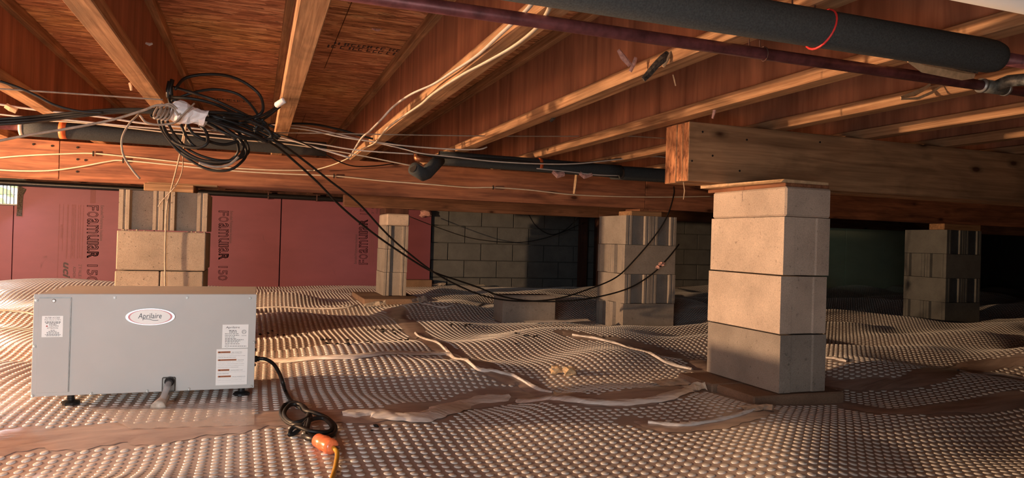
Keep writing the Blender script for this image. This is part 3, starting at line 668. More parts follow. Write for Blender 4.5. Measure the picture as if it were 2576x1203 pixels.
# ------------------------------------------------------------------ dehumidifier
DY = 2.25; dx0, dx1, dz0, dz1, dyb = -.566, .006, -.464, -.184, 2.575
D = empty('dehumidifier', (-.28, 2.41, -.50), label='grey sheet metal dehumidifier box on black feet', cat='dehumidifier')
MB().cbox((dx0+.003, DY+.004, dz0+.003), (dx1-.003, dyb, dz1-.001), .002).build('cabinet', M['metal'], D)
MB().cbox((dx0, DY, dz0), (dx1, DY+.004, dz1+.001), .0008).build('front_panel', M['metal'], D)
MB().cbox((dx0+.012, DY+.004, dz1-.001), (dx1-.002, dyb, dz1+.0015), .0008).build('lid', M['metal'], D)
MB().box((dx0-.010, DY+.05, dz1-.09), (dx0+.004, dyb-.05, dz1-.012)).build('filter_slot_cover', M['metal_edge'], D)
fd = MB().cbox((dx0+.012, DY-.0022, dz0+.010), (dx0+.088, DY-.0002, dz1-.010), .0006).build('filter_door', M['metal'], D)
MB().box((dx0+.0885, DY-.0026, dz0+.010), (dx0+.0900, DY-.0001, dz1-.009)).box((dx0+.014, DY-.0026, dz1-.0098), (dx0+.090, DY-.0001, dz1-.0086)).build('door_lip', M['metal_edge'], fd)
def screw(u, v, par, y=DY):
    p = onY(u, v, y); MB().lathe([(.0042, 0), (.0046, .0006), (.0040, .0016)], (p.x, y, p.z), (0, -1, 0), 14).lathe([(.0026, .0016), (.0030, .0034), (.0022, .0044)], (p.x, y, p.z), (0, -1, 0), 6).build('screw', M['screw'], par)
for u, v in [(92,756),(289,749),(471,749),(629,750),(638,861),(632,972),(475,979),(370,984),(229,990),(82,997),(87,872)]: screw(u, v, D)
p = onY(136, 757, DY-.002); MB().lathe([(.0050, 0), (.0052, .001), (.0035, .0034)], (p.x, DY-.0022, p.z), (0, -1, 0), 14).build('door_screw', M['screw'], fd)
# badge
bc = onY(379, 797, DY); ex, ez = .0635, .0240
def ellipse(a_, b_, y, n=40, y2=None):
    vs = [(bc.x+a_*math.cos(6.28318*i/n), y, bc.z+b_*math.sin(6.28318*i/n)) for i in range(n)]; vs += [(x, (y2 or y+.001), z) for x, _, z in vs]
    return MB().add(vs, [tuple(range(n)), tuple(range(n, 2*n))[::-1]]+[(i, i+n, (i+1) % n+n, (i+1) % n) for i in range(n)])
badge = ellipse(ex, ez, DY-.0045, y2=DY).build('badge', M['silver'], D, fix=True)
ellipse(ex*.90, ez*.90, DY-.0049, y2=DY-.004).build('badge_rose_ring', M['rose'], badge, fix=True)
ellipse(ex*.82, ez*.86, DY-.0053, y2=DY-.004).build('badge_face', M['white'], badge, fix=True)
def dtext(body, u0, v0, u1, v1, mat, par, y=DY-.0012, **kw):        # lower left pixel to upper right pixel on the front face
    a_, b_ = onY(u0, v0, y), onY(u1, v1, y); return put_text('printed_word', body, (a_.x, y, a_.z), (1, 0, 0), (0, 0, 1), b_.x-a_.x, b_.z-a_.z, M[mat], par, **kw)
dtext('Aprilaire', 347, 806, 407, 788, 'navy', badge, DY-.0056, shear=.18)
b = MB(); q0, q1 = onY(362, 803, DY), onY(399, 805, DY)
b.tube([q0+(q1-q0)*t_+Vector((0, -.0056+0, .0016*math.sin(t_*6.28))) for t_ in [i/10 for i in range(11)]], .0006, 5).build('badge_swash', M['navy'], badge)
def label(u0, v0, u1, v1, name='label', par=D, y=DY):
    a_, b_ = onY(u0, v0, y), onY(u1, v1, y); return MB().cbox((a_.x, y-.0010, b_.z), (b_.x, y-.0001, a_.z), .0003).build(name, M['white'], par)
def dline(u0, u1, v, h, par, y, seed, mat='greytext'):
    r = random.Random(seed); b = MB(); u = u0
    while u < u1:
        w_ = min(r.uniform(2, 7), u1-u+.5); a_, c_ = onY(u, v+h/2, y), onY(u+w_, v-h/2, y); b.box((a_.x, y-.0003, a_.z), (c_.x, y, c_.z)); u += w_+r.uniform(.8, 1.8)
    b.build('print_line', M[mat], par)
l1 = label(106, 795, 158, 848, par=fd, y=DY-.0022); yy_ = DY-.0034
dtext('FILTER ACCESS', 114, 802, 151, 797.5, 'ink', l1, yy_); dtext("Point d'acces au filtre", 112, 806.5, 153, 803, 'ink', l1, yy_, shear=.2)
dline(113, 152, 810.5, 2.2, l1, yy_, 1); dline(115, 150, 814, 1.6, l1, yy_, 2); dline(124, 142, 817, 1.6, l1, yy_, 3)
dtext('CAUTION', 124, 822.5, 147, 818.5, 'ink', l1, yy_); dtext('ATTENTION', 118, 827.5, 146, 824, 'ink', l1, yy_)
a_ = [onY(115, 822.5, yy_), onY(121, 822.5, yy_), onY(118, 818, yy_)]; MB().add([(q_.x, yy_, q_.z) for q_ in a_], [(0, 1, 2)]).build('warning_triangle', M['red_tri'], l1)
for k, (a_, b_, v_) in enumerate([(127,137,831),(122,142,834),(117,148,837),(118,148,840),(113,152,842.5),(116,149,845)]): dline(a_, b_, v_, 1.3, l1, yy_, 10+k)
l2 = label(560, 817, 624, 875); y2_ = DY-.0013
dtext('Aprilaire', 568, 828, 603, 821, 'ink', l2, y2_, shear=.15); dline(576, 596, 832, 2, l2, y2_, 20); dline(577, 595, 835.5, 2, l2, y2_, 21)
for k, (a_, b_, v_) in enumerate([(566,600,840),(566,601,844),(566,590,848),(566,594,852),(566,612,855),(566,604,858),(566,600,861),(566,602,865.5),(578,620,871)]): dline(a_, b_, v_, 1.4, l2, y2_, 30+k)
c_ = onY(614, 835, y2_); b = MB(); n = 20
b.add([(c_.x+.0062*math.cos(6.283*i/n), y2_, c_.z+.0062*math.sin(6.283*i/n)) for i in range(n)]+[(c_.x+.0052*math.cos(6.283*i/n), y2_, c_.z+.0052*math.sin(6.283*i/n)) for i in range(n)], [(i, (i+1) % n, (i+1) % n+n, i+n) for i in range(n)]).build('certification_ring', M['greytext'], l2)
dtext('ETL', 610.5, 837.5, 618, 832.5, 'greytext', l2, y2_); dtext('Intertek', 608, 845.5, 620, 843, 'greytext', l2, y2_)
c_ = onY(571, 871, y2_); b = MB(); b.add([(c_.x+.0056*math.cos(6.283*i/n), y2_, c_.z+.0028*math.sin(6.283*i/n)) for i in range(n)]+[(c_.x+.0047*math.cos(6.283*i/n), y2_, c_.z+.0021*math.sin(6.283*i/n)) for i in range(n)], [(i, (i+1) % n, (i+1) % n+n, i+n) for i in range(n)]).build('oval_mark', M['ink'], l2)
l3 = label(545, 879, 621, 967)
for v_, u1_, tx in [(886.5, 580, 'WARNING'), (906, 595, 'AVERTISSEMENT'), (931.5, 577, 'WARNING'), (947.5, 581, 'ATTENTION')]:
    a_, b_ = onY(548, v_+2.6, y2_), onY(u1_, v_-2.6, y2_); MB().box((a_.x, y2_-.0001, a_.z), (b_.x, y2_+.0002, b_.z)).build('warning_band', M['orange_tag'], l3)
    dtext(tx, 557, v_+1.6, u1_-2, v_-1.6, 'ink', l3, y2_-.0004)
    t3 = [onY(550, v_+1.8, 0+y2_-.0004), onY(555, v_+1.8, y2_-.0004), onY(552.5, v_-1.8, y2_-.0004)]; MB().add([(q_.x, y2_-.0004, q_.z) for q_ in t3], [(0, 1, 2)]).build('warning_triangle', M['ink'], l3)
def wl(tx, u0, u1, v): dtext(tx, u0, v+1.5, u1, v-1.5, 'greytext', l3, y2_)
for tx, u0, u1, v in [('RISK OF ELECTRIC', 583, 609, 886.5), ('SHOCK. CAN CAUSE INJURY OR DEATH.', 548, 608, 891), ('DISCONNECT ALL REMOTE ELECTRIC POWER', 548, 617, 895.5), ('SUPPLIES BEFORE SERVICING.', 548, 594, 899.8), ('RISQUE DE', 598, 613, 906),
    ('CHOCS ELECTRIQUES. PEUT CAUSER DES', 548, 611, 911), ('BLESSURES ET MEME ENTRAINER LA MORT.', 548, 615, 915.5), ("COUPER LES SOURCES D'ALIMENTATION A", 548, 613, 920), ('DISTANCE AVANT LE DEPANNAGE.', 548, 600, 924.5),
    ('MOVING PARTS. HOT', 580, 611, 931.5), ('PARTS. DO NOT OPERATE UNIT WITH ACCESS', 547, 617, 936), ('PANELS REMOVED.', 547, 576, 940.5), ('PIECES MOBILES LES', 584, 617, 947.5),
    ('PIECES DEVIENNENT TRES CHAUDES. NE PAS', 547, 616, 952), ("FAIRE FONCTIONNER L'APPAREIL SI LES", 547, 608, 956.5), ("PANNEAUX D'ACCES NE SONT PAS EN PLACE.", 547, 616, 961)]: wl(tx, u0, u1, v)
# drain fitting
a_, b_ = onY(408, 949, DY), onY(441, 985, DY)
df = MB().cbox((a_.x, DY-.004, b_.z), (b_.x, DY+.0, a_.z), .003).build('drain_plate', M['metal_edge'], D)
c_ = onY(427, 958, DY); MB().lathe([(.013, 0), (.013, .010), (.010, .012), (.0095, .022)], (c_.x, DY-.002, c_.z), (0, -1, -.15), 16).build('drain_spout', M['black'], df, smooth=False)
e_ = Vector((c_.x-.012, DY-.075, -.482)); MB().tube(spline([(c_.x, DY-.016, c_.z-.002), (c_.x-.003, DY-.038, c_.z-.012), e_], 8), .0088, 14).build('drain_hose', M['clearhose'], df, smooth=True)
MB().tube(spline([(e_.x+.006, e_.y+.034, -.468), (e_.x, e_.y+.012, -.478), (e_.x-.006, e_.y-.02, -.489)], 5), .011, 12, radii=[.0105, .0107, .011, .0115, .012, .013, .0145, .016, .018, .019, .020]).build('hose_tape', M['burlap'], df, smooth=True)
for u, v, y in [(178, 0, 2.285), (607, 0, 2.285), (178, 0, 2.54), (607, 0, 2.54)]:
    x = onY(u, 1000, 2.285).x; z = gz(x, y)+.002
    MB().lathe([(.024, 0), (.024, .005), (.020, .008), (.0105, .011), (.0105, .5*(dz0-z)), (.0095, .5*(dz0-z)+.001), (.0095, dz0-z+.004)], (x, y, z), (0, 0, 1), 16).build('foot', M['black'], D, smooth=False)
MB().lathe([(.010, 0), (.010, .006), (.008, .007), (.007, .014)], (dx1, DY+.045, onY(646, 903, DY+.045).z), (1, 0, 0), 14).build('cord_gland', M['black'], D)
for v_ in (861, 880, 918): 
    z_ = onY(646, v_, DY+.03).z; MB().lathe([(.004, 0), (.0045, .002), (.003, .004)], (dx1, DY+.03, z_), (1, 0, 0), 8).build('side_screw', M['screw'] if v_ != 880 else M['black'], D)

# power cord
def G(u, v, h=.006):
    p = hit(u, v); return Vector((p.x, p.y, p.z+h))
gl = Vector((dx1+.012, DY+.045, onY(646, 903, DY+.045).z))
pts = [gl, onY(668, 904, 2.29), onY(688, 916, 2.26), onY(703, 940, 2.2), onY(712, 965, 2.13)]+[G(718, 992, .010), G(733, 1018, .009), G(752, 1035, .012), G(776, 1056, .016), G(780, 1078, .022), G(760, 1092, .022), G(725, 1080, .016), G(706, 1052, .012), G(716, 1030, .012), G(744, 1030, .018),
       G(770, 1050, .022), G(772, 1078, .026), G(735, 1086, .022), G(714, 1062, .020), G(728, 1042, .024), G(755, 1042, .026), G(768, 1062, .030), G(790, 1068, .030), G(822, 1072, .020), G(843, 1086, .012), G(835, 1104, .008),
       G(800, 1110, .010), G(768, 1104, .016), G(775, 1086, .026), G(812, 1076, .024), G(835, 1088, .014), G(822, 1102, .014), G(780, 1106, .020), G(742, 1098, .024), G(727, 1103, .010), G(745, 1098, .010), G(775, 1086, .03), G(772, 1100, .020), G(770, 1112, .010), G(782, 1120, .014), G(796, 1126, .016)]
cord = MB().tube(spline(pts, 7), .0055, 10).build('power_cord', M['cable'], smooth=True, label='thick black power cord knotted on the floor beside the grey machine', cat='cord')
a_, b_ = G(762, 1110, .012), G(800, 1128, .018)
MB().tube([a_, a_*.6+b_*.4, b_], .007, 12, radii=[.0055, .0075, .0085]).build('plug', M['black'], cord, smooth=True)
EC = empty('extension_cord', G(818, 1135, 0), label='yellow extension cord with translucent orange connector at the bottom of the floor', cat='cord')
a_, b_ = G(796, 1126, .018), G(838, 1146, .017); dv = b_-a_
MB().tube([a_+dv*t_ for t_ in (0, .06, .3, .5, .55, .8, .95, 1)], .02, 18, radii=[.011, .0155, .0165, .0185, .0165, .0185, .0165, .012]).build('connector', M['connector'], EC, smooth=True)
MB().box((b_.x-.003, b_.y-.002, b_.z-.003), (b_.x+.014, b_.y+.003, b_.z+.003)).build('connector_tab', M['wire'], EC)
MB().tube(spline([b_, b_+dv*.18+Vector((0, -.012, -.003)), G(846, 1172, .008), G(838, 1203, .007), G(815, 1260, .007), G(760, 1380, .007)], 8), .0052, 10).build('cord', M['yellowcord'], EC, smooth=True)

# ------------------------------------------------------------------ pipes near the camera
def pipe(name, a_, b_, r_, mat, label, n=20, **kw): return MB().tube([a_, (Vector(a_)+Vector(b_))/2, b_], r_, n).build(name, M[mat], smooth=True, label=label, cat='pipe', **kw)
mp1 = empty('copper_pipe', (.9, 1.25, .42), label='maroon copper pipe crossing under the joists beside the thick grey sleeved pipe', cat='pipe')
MB().tube([(-.6, 1.25, .421), (.6, 1.25, .421), (2.9, 1.25, .4215)], .0128, 18).build('tube', M['copper'], mp1, smooth=True)
tj = onY(2500, 222, 1.25)
MB().tube([(tj.x-.045, 1.25, .421), (tj.x+.045, 1.25, .421)], .0165, 18).tube([(tj.x, 1.25, .421), (tj.x, 1.215, .430), (tj.x-.005, 1.13, .418)], .0145, 14).build('tee_fitting', M['solder'], mp1, smooth=True)
for dx in (-.043, .040): MB().tube([(tj.x+dx-.004, 1.25, .421), (tj.x+dx+.004, 1.25, .421)], .0178, 18).build('solder_ring', M['screw'], mp1, smooth=True)
ins = empty('sleeved_pipe', (.9, 1.02, .40), label='thick dark grey foam sleeved pipe crossing the top right', cat='pipe')
pe = onZ(2545, 142, .40)
rr = .0335
MB().tube([(-.2, 1.02, .402), (pe.x-.06, 1.012, .402), (pe.x-.03, 1.012, .402), (pe.x-.012, 1.012, .402), (pe.x, 1.012, .402)], rr, 28, radii=[rr, rr, rr*.97, rr*.86, rr*.55]).build('foam_sleeve', M['insul'], ins, smooth=True)
MB().tube([(pe.x-.02, 1.012, .402), (3, 1.012, .402)], .0135, 16).build('inner_pipe', M['copper'], ins, smooth=True)
c_ = onZ(2060, 75, .401)
MB().tube([(c_.x+.004+.010*math.sin(t_), 1.017+(rr+.0025)*math.cos(t_), .402+(rr+.0025)*math.sin(t_)) for t_ in [i*6.283/24 for i in range(25)]], .0022, 6).build('red_tie', M['red'], ins, smooth=True)
MB().tube([(c_.x, 1.03, .43), (c_.x+.006, 1.03, .50)], .0016, 6).tube([(c_.x-.04, 1.04, .43), (c_.x-.045, 1.04, .50)], .0016, 6).build('hanger_wire', M['wire'], ins)
h_ = onY(1905, 130, 1.25)
MB().tube([(h_.x+.010+.002*t_, 1.25+.0150*math.cos(t_), .421+.0150*math.sin(t_)) for t_ in [i*6.283/20 for i in range(21)]], .0014, 6).tube([(h_.x+.008, 1.252, .435), (h_.x+.012, 1.26, .52)], .0014, 6).tube([(h_.x-.020, 1.252, .433), (h_.x-.020, 1.26, .52)], .0014, 6).build('hanger_wire', M['wire'], mp1)
wp = onZ(2400, 30, .36)
pipe('white_plastic_pipe', (-.3, .700, .405), (3, .690, .408), .0560, 'pvc', 'fat white plastic drain pipe cutting the top right corner', 40)

# sleeved pipes under the far joists
def sleeved(pts, r_, label, extra=None):
    t = empty('sleeved_pipe', pts[0], label=label, cat='pipe'); MB().tube(spline(pts, 6), r_, 20).build('foam_sleeve', M['insul'], t, smooth=True); return t
PL = .412
a_ = onY(52, 322, 3.45); s1 = sleeved([(a_.x, 3.45, PL), (-.4, 3.46, PL), (.3, 3.47, PL)], .0345, 'dark sleeved pipe running left from the cable coil, with an orange tape ring')
MB().tube([(a_.x-.3, 3.45, PL), (a_.x+.02, 3.45, PL)], .014, 12).build('inner_pipe', M['copper'], s1, smooth=True)
MB().tube([(a_.x-.001, 3.45, PL), (a_.x+.012, 3.45, PL)], .0352, 20).build('pale_end_ring', M['romex'], s1, smooth=True)
q_ = onY(160, 330, 3.45); MB().tube([(q_.x-.013, 3.45, PL), (q_.x+.013, 3.45, PL)], .0358, 20).build('tape_ring', M['orange'], s1, smooth=True)
a_ = onY(1105, 402, 3.50); e1 = onY(1560, 432, 3.50)
s2 = sleeved([(a_.x, 3.50, PL), (1.4, 3.50, PL-.002), (e1.x, 3.50, PL-.006)], .036, 'dark sleeved pipe with an orange tape ring, right of the bent sleeve')
q_ = onY(1357, 412, 3.50); MB().tube([(q_.x-.009, 3.50, PL), (q_.x+.009, 3.50, PL)], .0372, 20).build('tape_ring', M['orange'], s2, smooth=True)
MB().lathe([(.030, 0), (.030, .004), (.014, .0045)], (e1.x+.002, 3.50-.01, PL-.02), (.6, -1, -.1), 18).build('open_end', M['metal_edge'], s2)
s3 = sleeved([(e1.x-.02, 3.56, PL-.006), (2.4, 3.56, PL-.004), (3.6, 3.56, PL)], .040, 'second dark sleeved pipe, partly hidden behind the open beam end')
# copper elbow with hanging sleeve
el = empty('sleeved_elbow', onY(1075, 400, 3.42), label='bent grey sleeved pipe stub hanging from an old copper fitting', cat='pipe')
MB().tube(spline([onY(1048, 378, 3.5), onY(1048, 392, 3.5), onY(1056, 400, 3.49), onY(1110, 402, 3.5)], 6), .016, 12).build('copper_fitting', M['copper_raw'], el, smooth=True)
MB().tube([onY(1105, 402, 3.42), onY(1090, 418, 3.38), onY(1073, 436, 3.34), onY(1066, 440, 3.33), onY(1040, 424, 3.28)], .031, 20).build('bent_sleeve', M['insul'], el, smooth=True)
p = onY(1040, 424, 3.28); MB().lathe([(.022, 0), (.020, .003)], p, (-.8, -.5, .5), 16).build('open_end', M['dirt'], el)  # dark disc stands in for the shade inside the hollow sleeve
# a second far pipe above the near beam on the right
MB().tube([onY(2180, 213, 2.0), onY(1810, 300, 2.9), onY(1700, 325, 3.5)], .014, 12).build('far_copper_pipe', M['copper'], smooth=True, label='thin maroon pipe running away above the open beam end', cat='pipe')

# ------------------------------------------------------------------ wires
def wire(name, pts, r_, mat, label, y=None, n=7, flat=1., group=None, cat='cable', parent=None):
    P_ = [onY(p_[0], p_[1], p_[2] if len(p_) > 2 else y) for p_ in pts]
    return MB().tube(spline(P_, 7), r_, n, flat=flat).build(name, M[mat], parent, smooth=True, **({} if parent else dict(label=label, cat=cat, group=group)))
BF = 4.222
def staple(u, v, y, par): p = onY(u, v, y); MB().box((p.x-.003, y-.010, p.z-.013), (p.x+.003, y+.003, p.z+.013)).build('staple', M['dirt'], par)
c = wire('cream_cable', [(-40,401),(60,392),(170,387),(230,386),(300,392),(450,408),(560,421),(680,428),(790,429)], .0070, 'romex', 'upper cream cable stapled along the orange lit far beam', BF, flat=.6); staple(235, 387, BF, c)
c = wire('cream_cable', [(-40,425),(50,430),(130,429),(200,420),(270,407),(310,404),(420,414),(560,428),(700,437),(840,443),(960,455),(1080,464),(1180,472),(1240,472),(1330,478),(1440,490),(1560,495),(1680,496),(1800,494)], .0068, 'romex', 'lower cream cable stapled along the whole far beam', BF, flat=.6)
for u, v in [(310,404),(840,443),(1240,472)]: staple(u, v, BF, c)
wire('cream_cable', [(790,429,4.2),(840,414,4.1),(880,396,3.9),(905,378,3.6),(940,362,3.35),(955,345,3.0),(975,322,2.6),(1010,296,2.35),(1060,262,2.1),(1090,236,1.95),(1160,190,1.72),(1220,158,1.6),(1290,118,1.48),(1345,75,1.35),(1372,40,1.27),(1392,0,1.18)], .0052, 'romex', 'cream cable running under the joist towards the top, right one of the pair', flat=.6)
wire('cream_cable', [(880,396,3.6),(908,350,3.1),(930,330,2.75),(960,300,2.5),(990,268,2.4),(1033,238,2.2),(1090,212,2.05),(1140,180,1.85),(1200,140,1.66),(1260,85,1.45),(1320,30,1.27),(1345,0,1.2)], .0048, 'romex_w', 'pale cable running under the joist towards the top, left one of the pair', flat=.6)
# wires crossing left of the coil
wire('grey_cable', [(-40,221),(100,230),(250,240),(350,247),(410,251)], .0028, 'string', 'thin straight grey cable stretched to the joist left of the coil', 2.65)
wire('white_cable', [(-40,256),(60,272),(160,284),(260,295),(360,310),(480,322),(600,335),(700,345),(790,370),(880,397)], .0070, 'romex_w', 'upper white cable running left to right behind the coil', 3.2, flat=.6)
wire('white_cable', [(-40,283),(60,294),(150,300),(230,308),(330,318),(430,326),(560,338),(700,352),(800,362),(900,378),(1040,388)], .0055, 'romex_w', 'second white cable running left to right behind the coil', 3.3, flat=.6)
wire('white_cable', [(50,302),(140,305),(240,312),(360,326),(480,340),(600,352),(700,360),(820,376),(920,394),(1040,418)], .0048, 'romex', 'lowest white cable running behind the coil to the bent sleeve', 3.32, flat=.6)
wire('grey_cable', [(-40,362),(60,342),(180,322),(280,302),(360,278),(395,265),(430,268),(450,290)], .0042, 'string', 'loose grey cable rising from the left edge to the coil', 2.5)
wire('grey_cable', [(350,287),(325,312),(308,345),(307,375),(315,400),(335,430),(352,450)], .0036, 'string', 'grey cable hanging down left of the coil', 2.75)
wire('grey_cable', [(352,290),(368,308),(400,314),(440,308),(455,290),(430,262),(400,270)], .0036, 'string', 'grey cable loop at the left side of the coil', 2.5)
wire('tan_cord', [(476,290,2.6),(462,340,2.9),(450,400,3.4),(432,470,3.82),(420,520,3.84),(416,600,3.845),(415,680,3.845),(416,740,3.845)], .0036, 'string', 'tan cord hanging straight down in front of the wide pitted pier', n=6)
wire('tan_cord', [(470,300,2.6),(461,380,3.2),(458,430,3.7),(440,470,3.82),(408,505,3.84),(398,520,3.845)], .0026, 'string', 'thin tan cord crossing the straight hanging one', n=6)
wire('black_cable', [(-40,192),(40,218),(90,240),(140,265),(200,280),(260,284)], .0042, 'cable', 'black cable sagging down from the left edge', 2.6)
for i, (dv_, lab) in enumerate([(0, 'black cable entering from the left edge, top of the bundle'), (7, 'black cable entering from the left edge, middle of the bundle'), (13, 'black cable entering from the left edge, bottom of the bundle')]):
    wire('black_cable', [(-40,302+dv_,2.7),(80,294+dv_,2.7),(200,282+dv_*.8,2.65),(300,275+dv_*.6,2.62),(400,276+dv_*.6,2.58),(480,282+dv_*.6,2.56),(560,300+dv_*.6,2.56)], .0050, 'cable', lab)
# right of the coil
wire('black_cable', [(640,318),(700,312),(780,312),(850,325),(920,345),(990,362),(1040,382),(1110,396),(1200,398),(1290,404),(1380,412),(1470,410),(1560,400),(1640,393),(1690,398)], .0052, 'cable', 'black cable running right from the coil and over the far sleeved pipe', 3.35)
wire('white_cable', [(650,316),(700,314),(760,318),(820,330),(890,347),(960,362),(1020,376),(1060,386),(1150,396),(1240,406),(1350,412),(1450,412),(1550,402),(1640,394),(1685,397)], .0045, 'romex_w', 'white cable running right from the coil along the sleeved pipe', 3.33, flat=.7)
wire('white_cable', [(700,318),(780,328),(860,345),(950,358),(1010,366),(1080,372),(1150,376),(1205,376),(1225,370)], .0060, 'romex_w', 'white cable running right from the coil to the third joist', 3.3, flat=.6)
wire('grey_cable', [(500,316,2.55),(540,330,2.6),(600,333,2.8),(700,334,3.0),(850,336,3.0),(1000,339,3.0),(1200,342,3.0),(1400,343,3.0),(1560,342,3.0),(1672,348,2.9)], .0026, 'string', 'long thin straight cable stretched across the middle of the ceiling')
wire('black_cable', [(690,335,3.0),(740,350,3.0),(800,378,3.2),(850,405,3.4),(890,418,3.5),(940,418,3.6),(990,412,3.7)], .0030, 'cable', 'thin black cable drooping right of the coil')
wire('white_cable', [(1350,424),(1430,432),(1500,440),(1555,442)], .0030, 'romex_w', 'thin white cable under the far sleeved pipe', 3.44)
# the two long sagging cables
wire('black_cable', [(500,290,2.55),(560,305,2.57),(620,330,2.65),(690,365,2.8),(740,405,2.95),(800,460,3.1),(860,522,3.25),(930,580,3.4),(1000,630,3.55),(1080,680,3.75),(1150,705,3.85),(1200,722,3.95),(1260,745,4.05),(1330,757,4.1),(1420,758,4.1),(1500,748,4.1),(1580,726,4.1),(1640,690,4.1),(1680,650,4.1),(1708,615,4.15)], .0050, 'cable', 'long black cable sagging to the floor, lower one in front of the two-block-wide pier')
wire('black_cable', [(500,284,2.55),(570,300,2.57),(640,330,2.65),(700,358,2.8),(760,400,2.95),(830,455,3.1),(900,510,3.25),(960,575,3.4),(1010,622,3.55),(1090,684,3.75),(1160,722,3.85),(1230,748,3.95),(1310,758,4.02),(1400,752,4.05),(1480,728,4.08),(1550,698,4.1),(1600,650,4.1),(1650,590,4.1),(1680,540,4.1),(1695,490,4.15),(1695,470,4.2)], .0048, 'cable', 'long black cable sagging to the floor, upper one rising to the beam')
wad(1665, 664, .022, 'pinkish wad of wool caught on the lower sagging cable', 'fibre', 9, 4.09, 'wool_wad')
wad(1655, 672, .016, 'small wad of wool next to the pinkish one on the sagging cable', 'fibre', 10, 4.09, 'wool_wad')
# thin wires near the block wall
wire('thin_black_wire', [(1030,545),(1100,572),(1180,598),(1260,609),(1330,608),(1400,590),(1470,560)], .0045, 'cable', 'thin black wire sagging across the grey block wall, longer one', 7.6)
wire('thin_black_wire', [(1330,540),(1350,570),(1385,590),(1420,580),(1455,548)], .0050, 'cable', 'short black wire loop in front of the grey block wall', 7.6)
# coil: loops as strands of one coiled cable bundle
coil = empty('cable_coil', onY(560, 330, 2.6), label='big tangled coil of black cable hanging under the joists, wrapped with white tape', cat='cable')
LO = [
 [(440,225),(470,195),(540,187),(600,200),(650,235),(662,270),(650,290),(610,300),(560,295)],
 [(430,255),(480,235),(540,225),(600,238),(640,275),(655,310),(640,325)],
 [(432,218),(480,232),(540,252),(600,280),(640,300),(690,320)],
 [(425,245),(480,248),(540,262),(600,290),(650,318),(700,345)],
 [(400,275),(400,310),(420,345),(460,390),(520,425),(575,428),(610,405),(620,380),(600,350),(560,320),(530,300)],
 [(408,290),(415,330),(450,370),(500,400),(560,408),(600,395),(612,370),(598,345)],
 [(405,285),(412,320),(440,358),(490,372),(520,362),(520,335),(505,318)],
 [(418,300),(440,340),(480,380),(540,402),(590,402),(624,385),(618,355),(590,325),(555,305)],
 [(450,295),(462,330),(480,360),(500,375)], [(468,298),(480,330),(510,350),(560,364),(600,356)],
 [(560,330),(590,350),(600,375),(590,395),(560,412),(530,412)],
 [(640,300),(680,280),(712,255)], [(600,310),(660,300),(716,258)],
 [(500,280),(560,285),(620,300),(670,325),(680,345),(640,350),(600,340)],
 [(428,205),(425,235),(430,262),(460,275),(520,282)],
 [(520,300),(560,320),(600,345),(640,350),(670,352)],
 [(510,292),(560,310),(620,330),(660,345)], [(515,285),(570,298),(640,322),(700,350)], [(505,297),(550,325),(580,345)],
 [(395,270),(380,290),(400,300),(430,290),(470,285)],
 [(512,280),(580,292),(640,310),(705,345)], [(515,300),(570,318),(630,338),(672,356)], [(508,305),(560,332),(610,352)], [(515,288),(580,306),(650,334),(720,372)],
 [(520,282),(590,286),(650,300),(672,318),(640,330)], [(512,294),(575,316),(640,345),(690,352)], [(402,295),(424,350),(470,392),(530,412),(590,404),(616,382),(606,352),(570,325),(530,302)],
 [(650,300),(672,322),(684,345),(668,358),(640,345),(648,315),(662,300)],
]
r = random.Random(3)
for i, lo in enumerate(LO):
    y0_ = 2.52+.10*r.random()
    P_ = [onY(u, v, y0_+.025*math.sin(k*1.3+i)) for k, (u, v) in enumerate(lo)]
    MB().tube(spline(P_, 7), .0046 if i % 3 else .0052, 8).build('strand', M['cable'], coil, smooth=True)
P_ = [onY(u, v, 2.5+.02*math.sin(u)) for u, v in [(600,395),(575,415),(540,420),(500,410)]]; MB().tube(spline(P_, 6), .0042, 7).build('strand', M['string'], coil, smooth=True, label='brownish strand')
for k, (u0, v0, u1, v1) in enumerate([(427,205,424,245),(434,200,430,240)]):
    MB().tube([onY(u0, v0, 2.55), onY((u0+u1)/2-3, (v0+v1)/2, 2.56), onY(u1, v1, 2.55)], .007, 8).build('strand', M['cable'], coil, smooth=True)
# knot of ties at left of the coil
for k in range(4):
    a_ = onY(398+k*9, 272+k*2, 2.50); MB().tube([(a_.x+.012*math.cos(t_), 2.50+.02*math.sin(t_), a_.z-.01+.026*math.sin(t_+.6)) for t_ in [j*6.283/14 for j in range(15)]], .0034, 6).build('cord_tie', M['string'], coil, smooth=True)
# white tape wrap
A_, B_ = onY(432, 276, 2.53), onY(520, 300, 2.53); ax = (B_-A_); L_ = ax.length; ax.normalize(); up_ = Vector((0, 0, 1)); sd = ax.cross(up_).normalized(); up_ = sd.cross(ax)
vs = []; n, k = 14, 10; r = random.Random(6)
for i in range(k+1):
    for j in range(n):
        t_ = 6.283*j/n; rad = (.038+.004*r.uniform(-1, 1))*(.85+.15*math.sin(i*.6)); vs.append(A_+ax*(L_*i/k+r.uniform(-.004, .004))+up_*math.sin(t_)*rad*.95+sd*math.cos(t_)*rad*.9)
MB().add(vs, [(i*n+j, i*n+(j+1) % n, (i+1)*n+(j+1) % n, (i+1)*n+j) for i in range(k) for j in range(n)]).build('white_tape_wrap', M['tapewrap'], coil, fix=True)
q_ = onY(465, 285, 2.49); MB().tube([q_+Vector((.028*s_, -.004, .034*s_)) for s_ in (-1, 0, 1)], .0060, 8, flat=.5).build('cord_tie', M['string'], coil, smooth=True)
# hooks at the joist
MB().tube(spline([onY(716, 252, 2.35), onY(706, 258, 2.36), onY(697, 264, 2.38)], 4), .010, 8).build('tape_end', M['tapewrap'], coil, smooth=True)

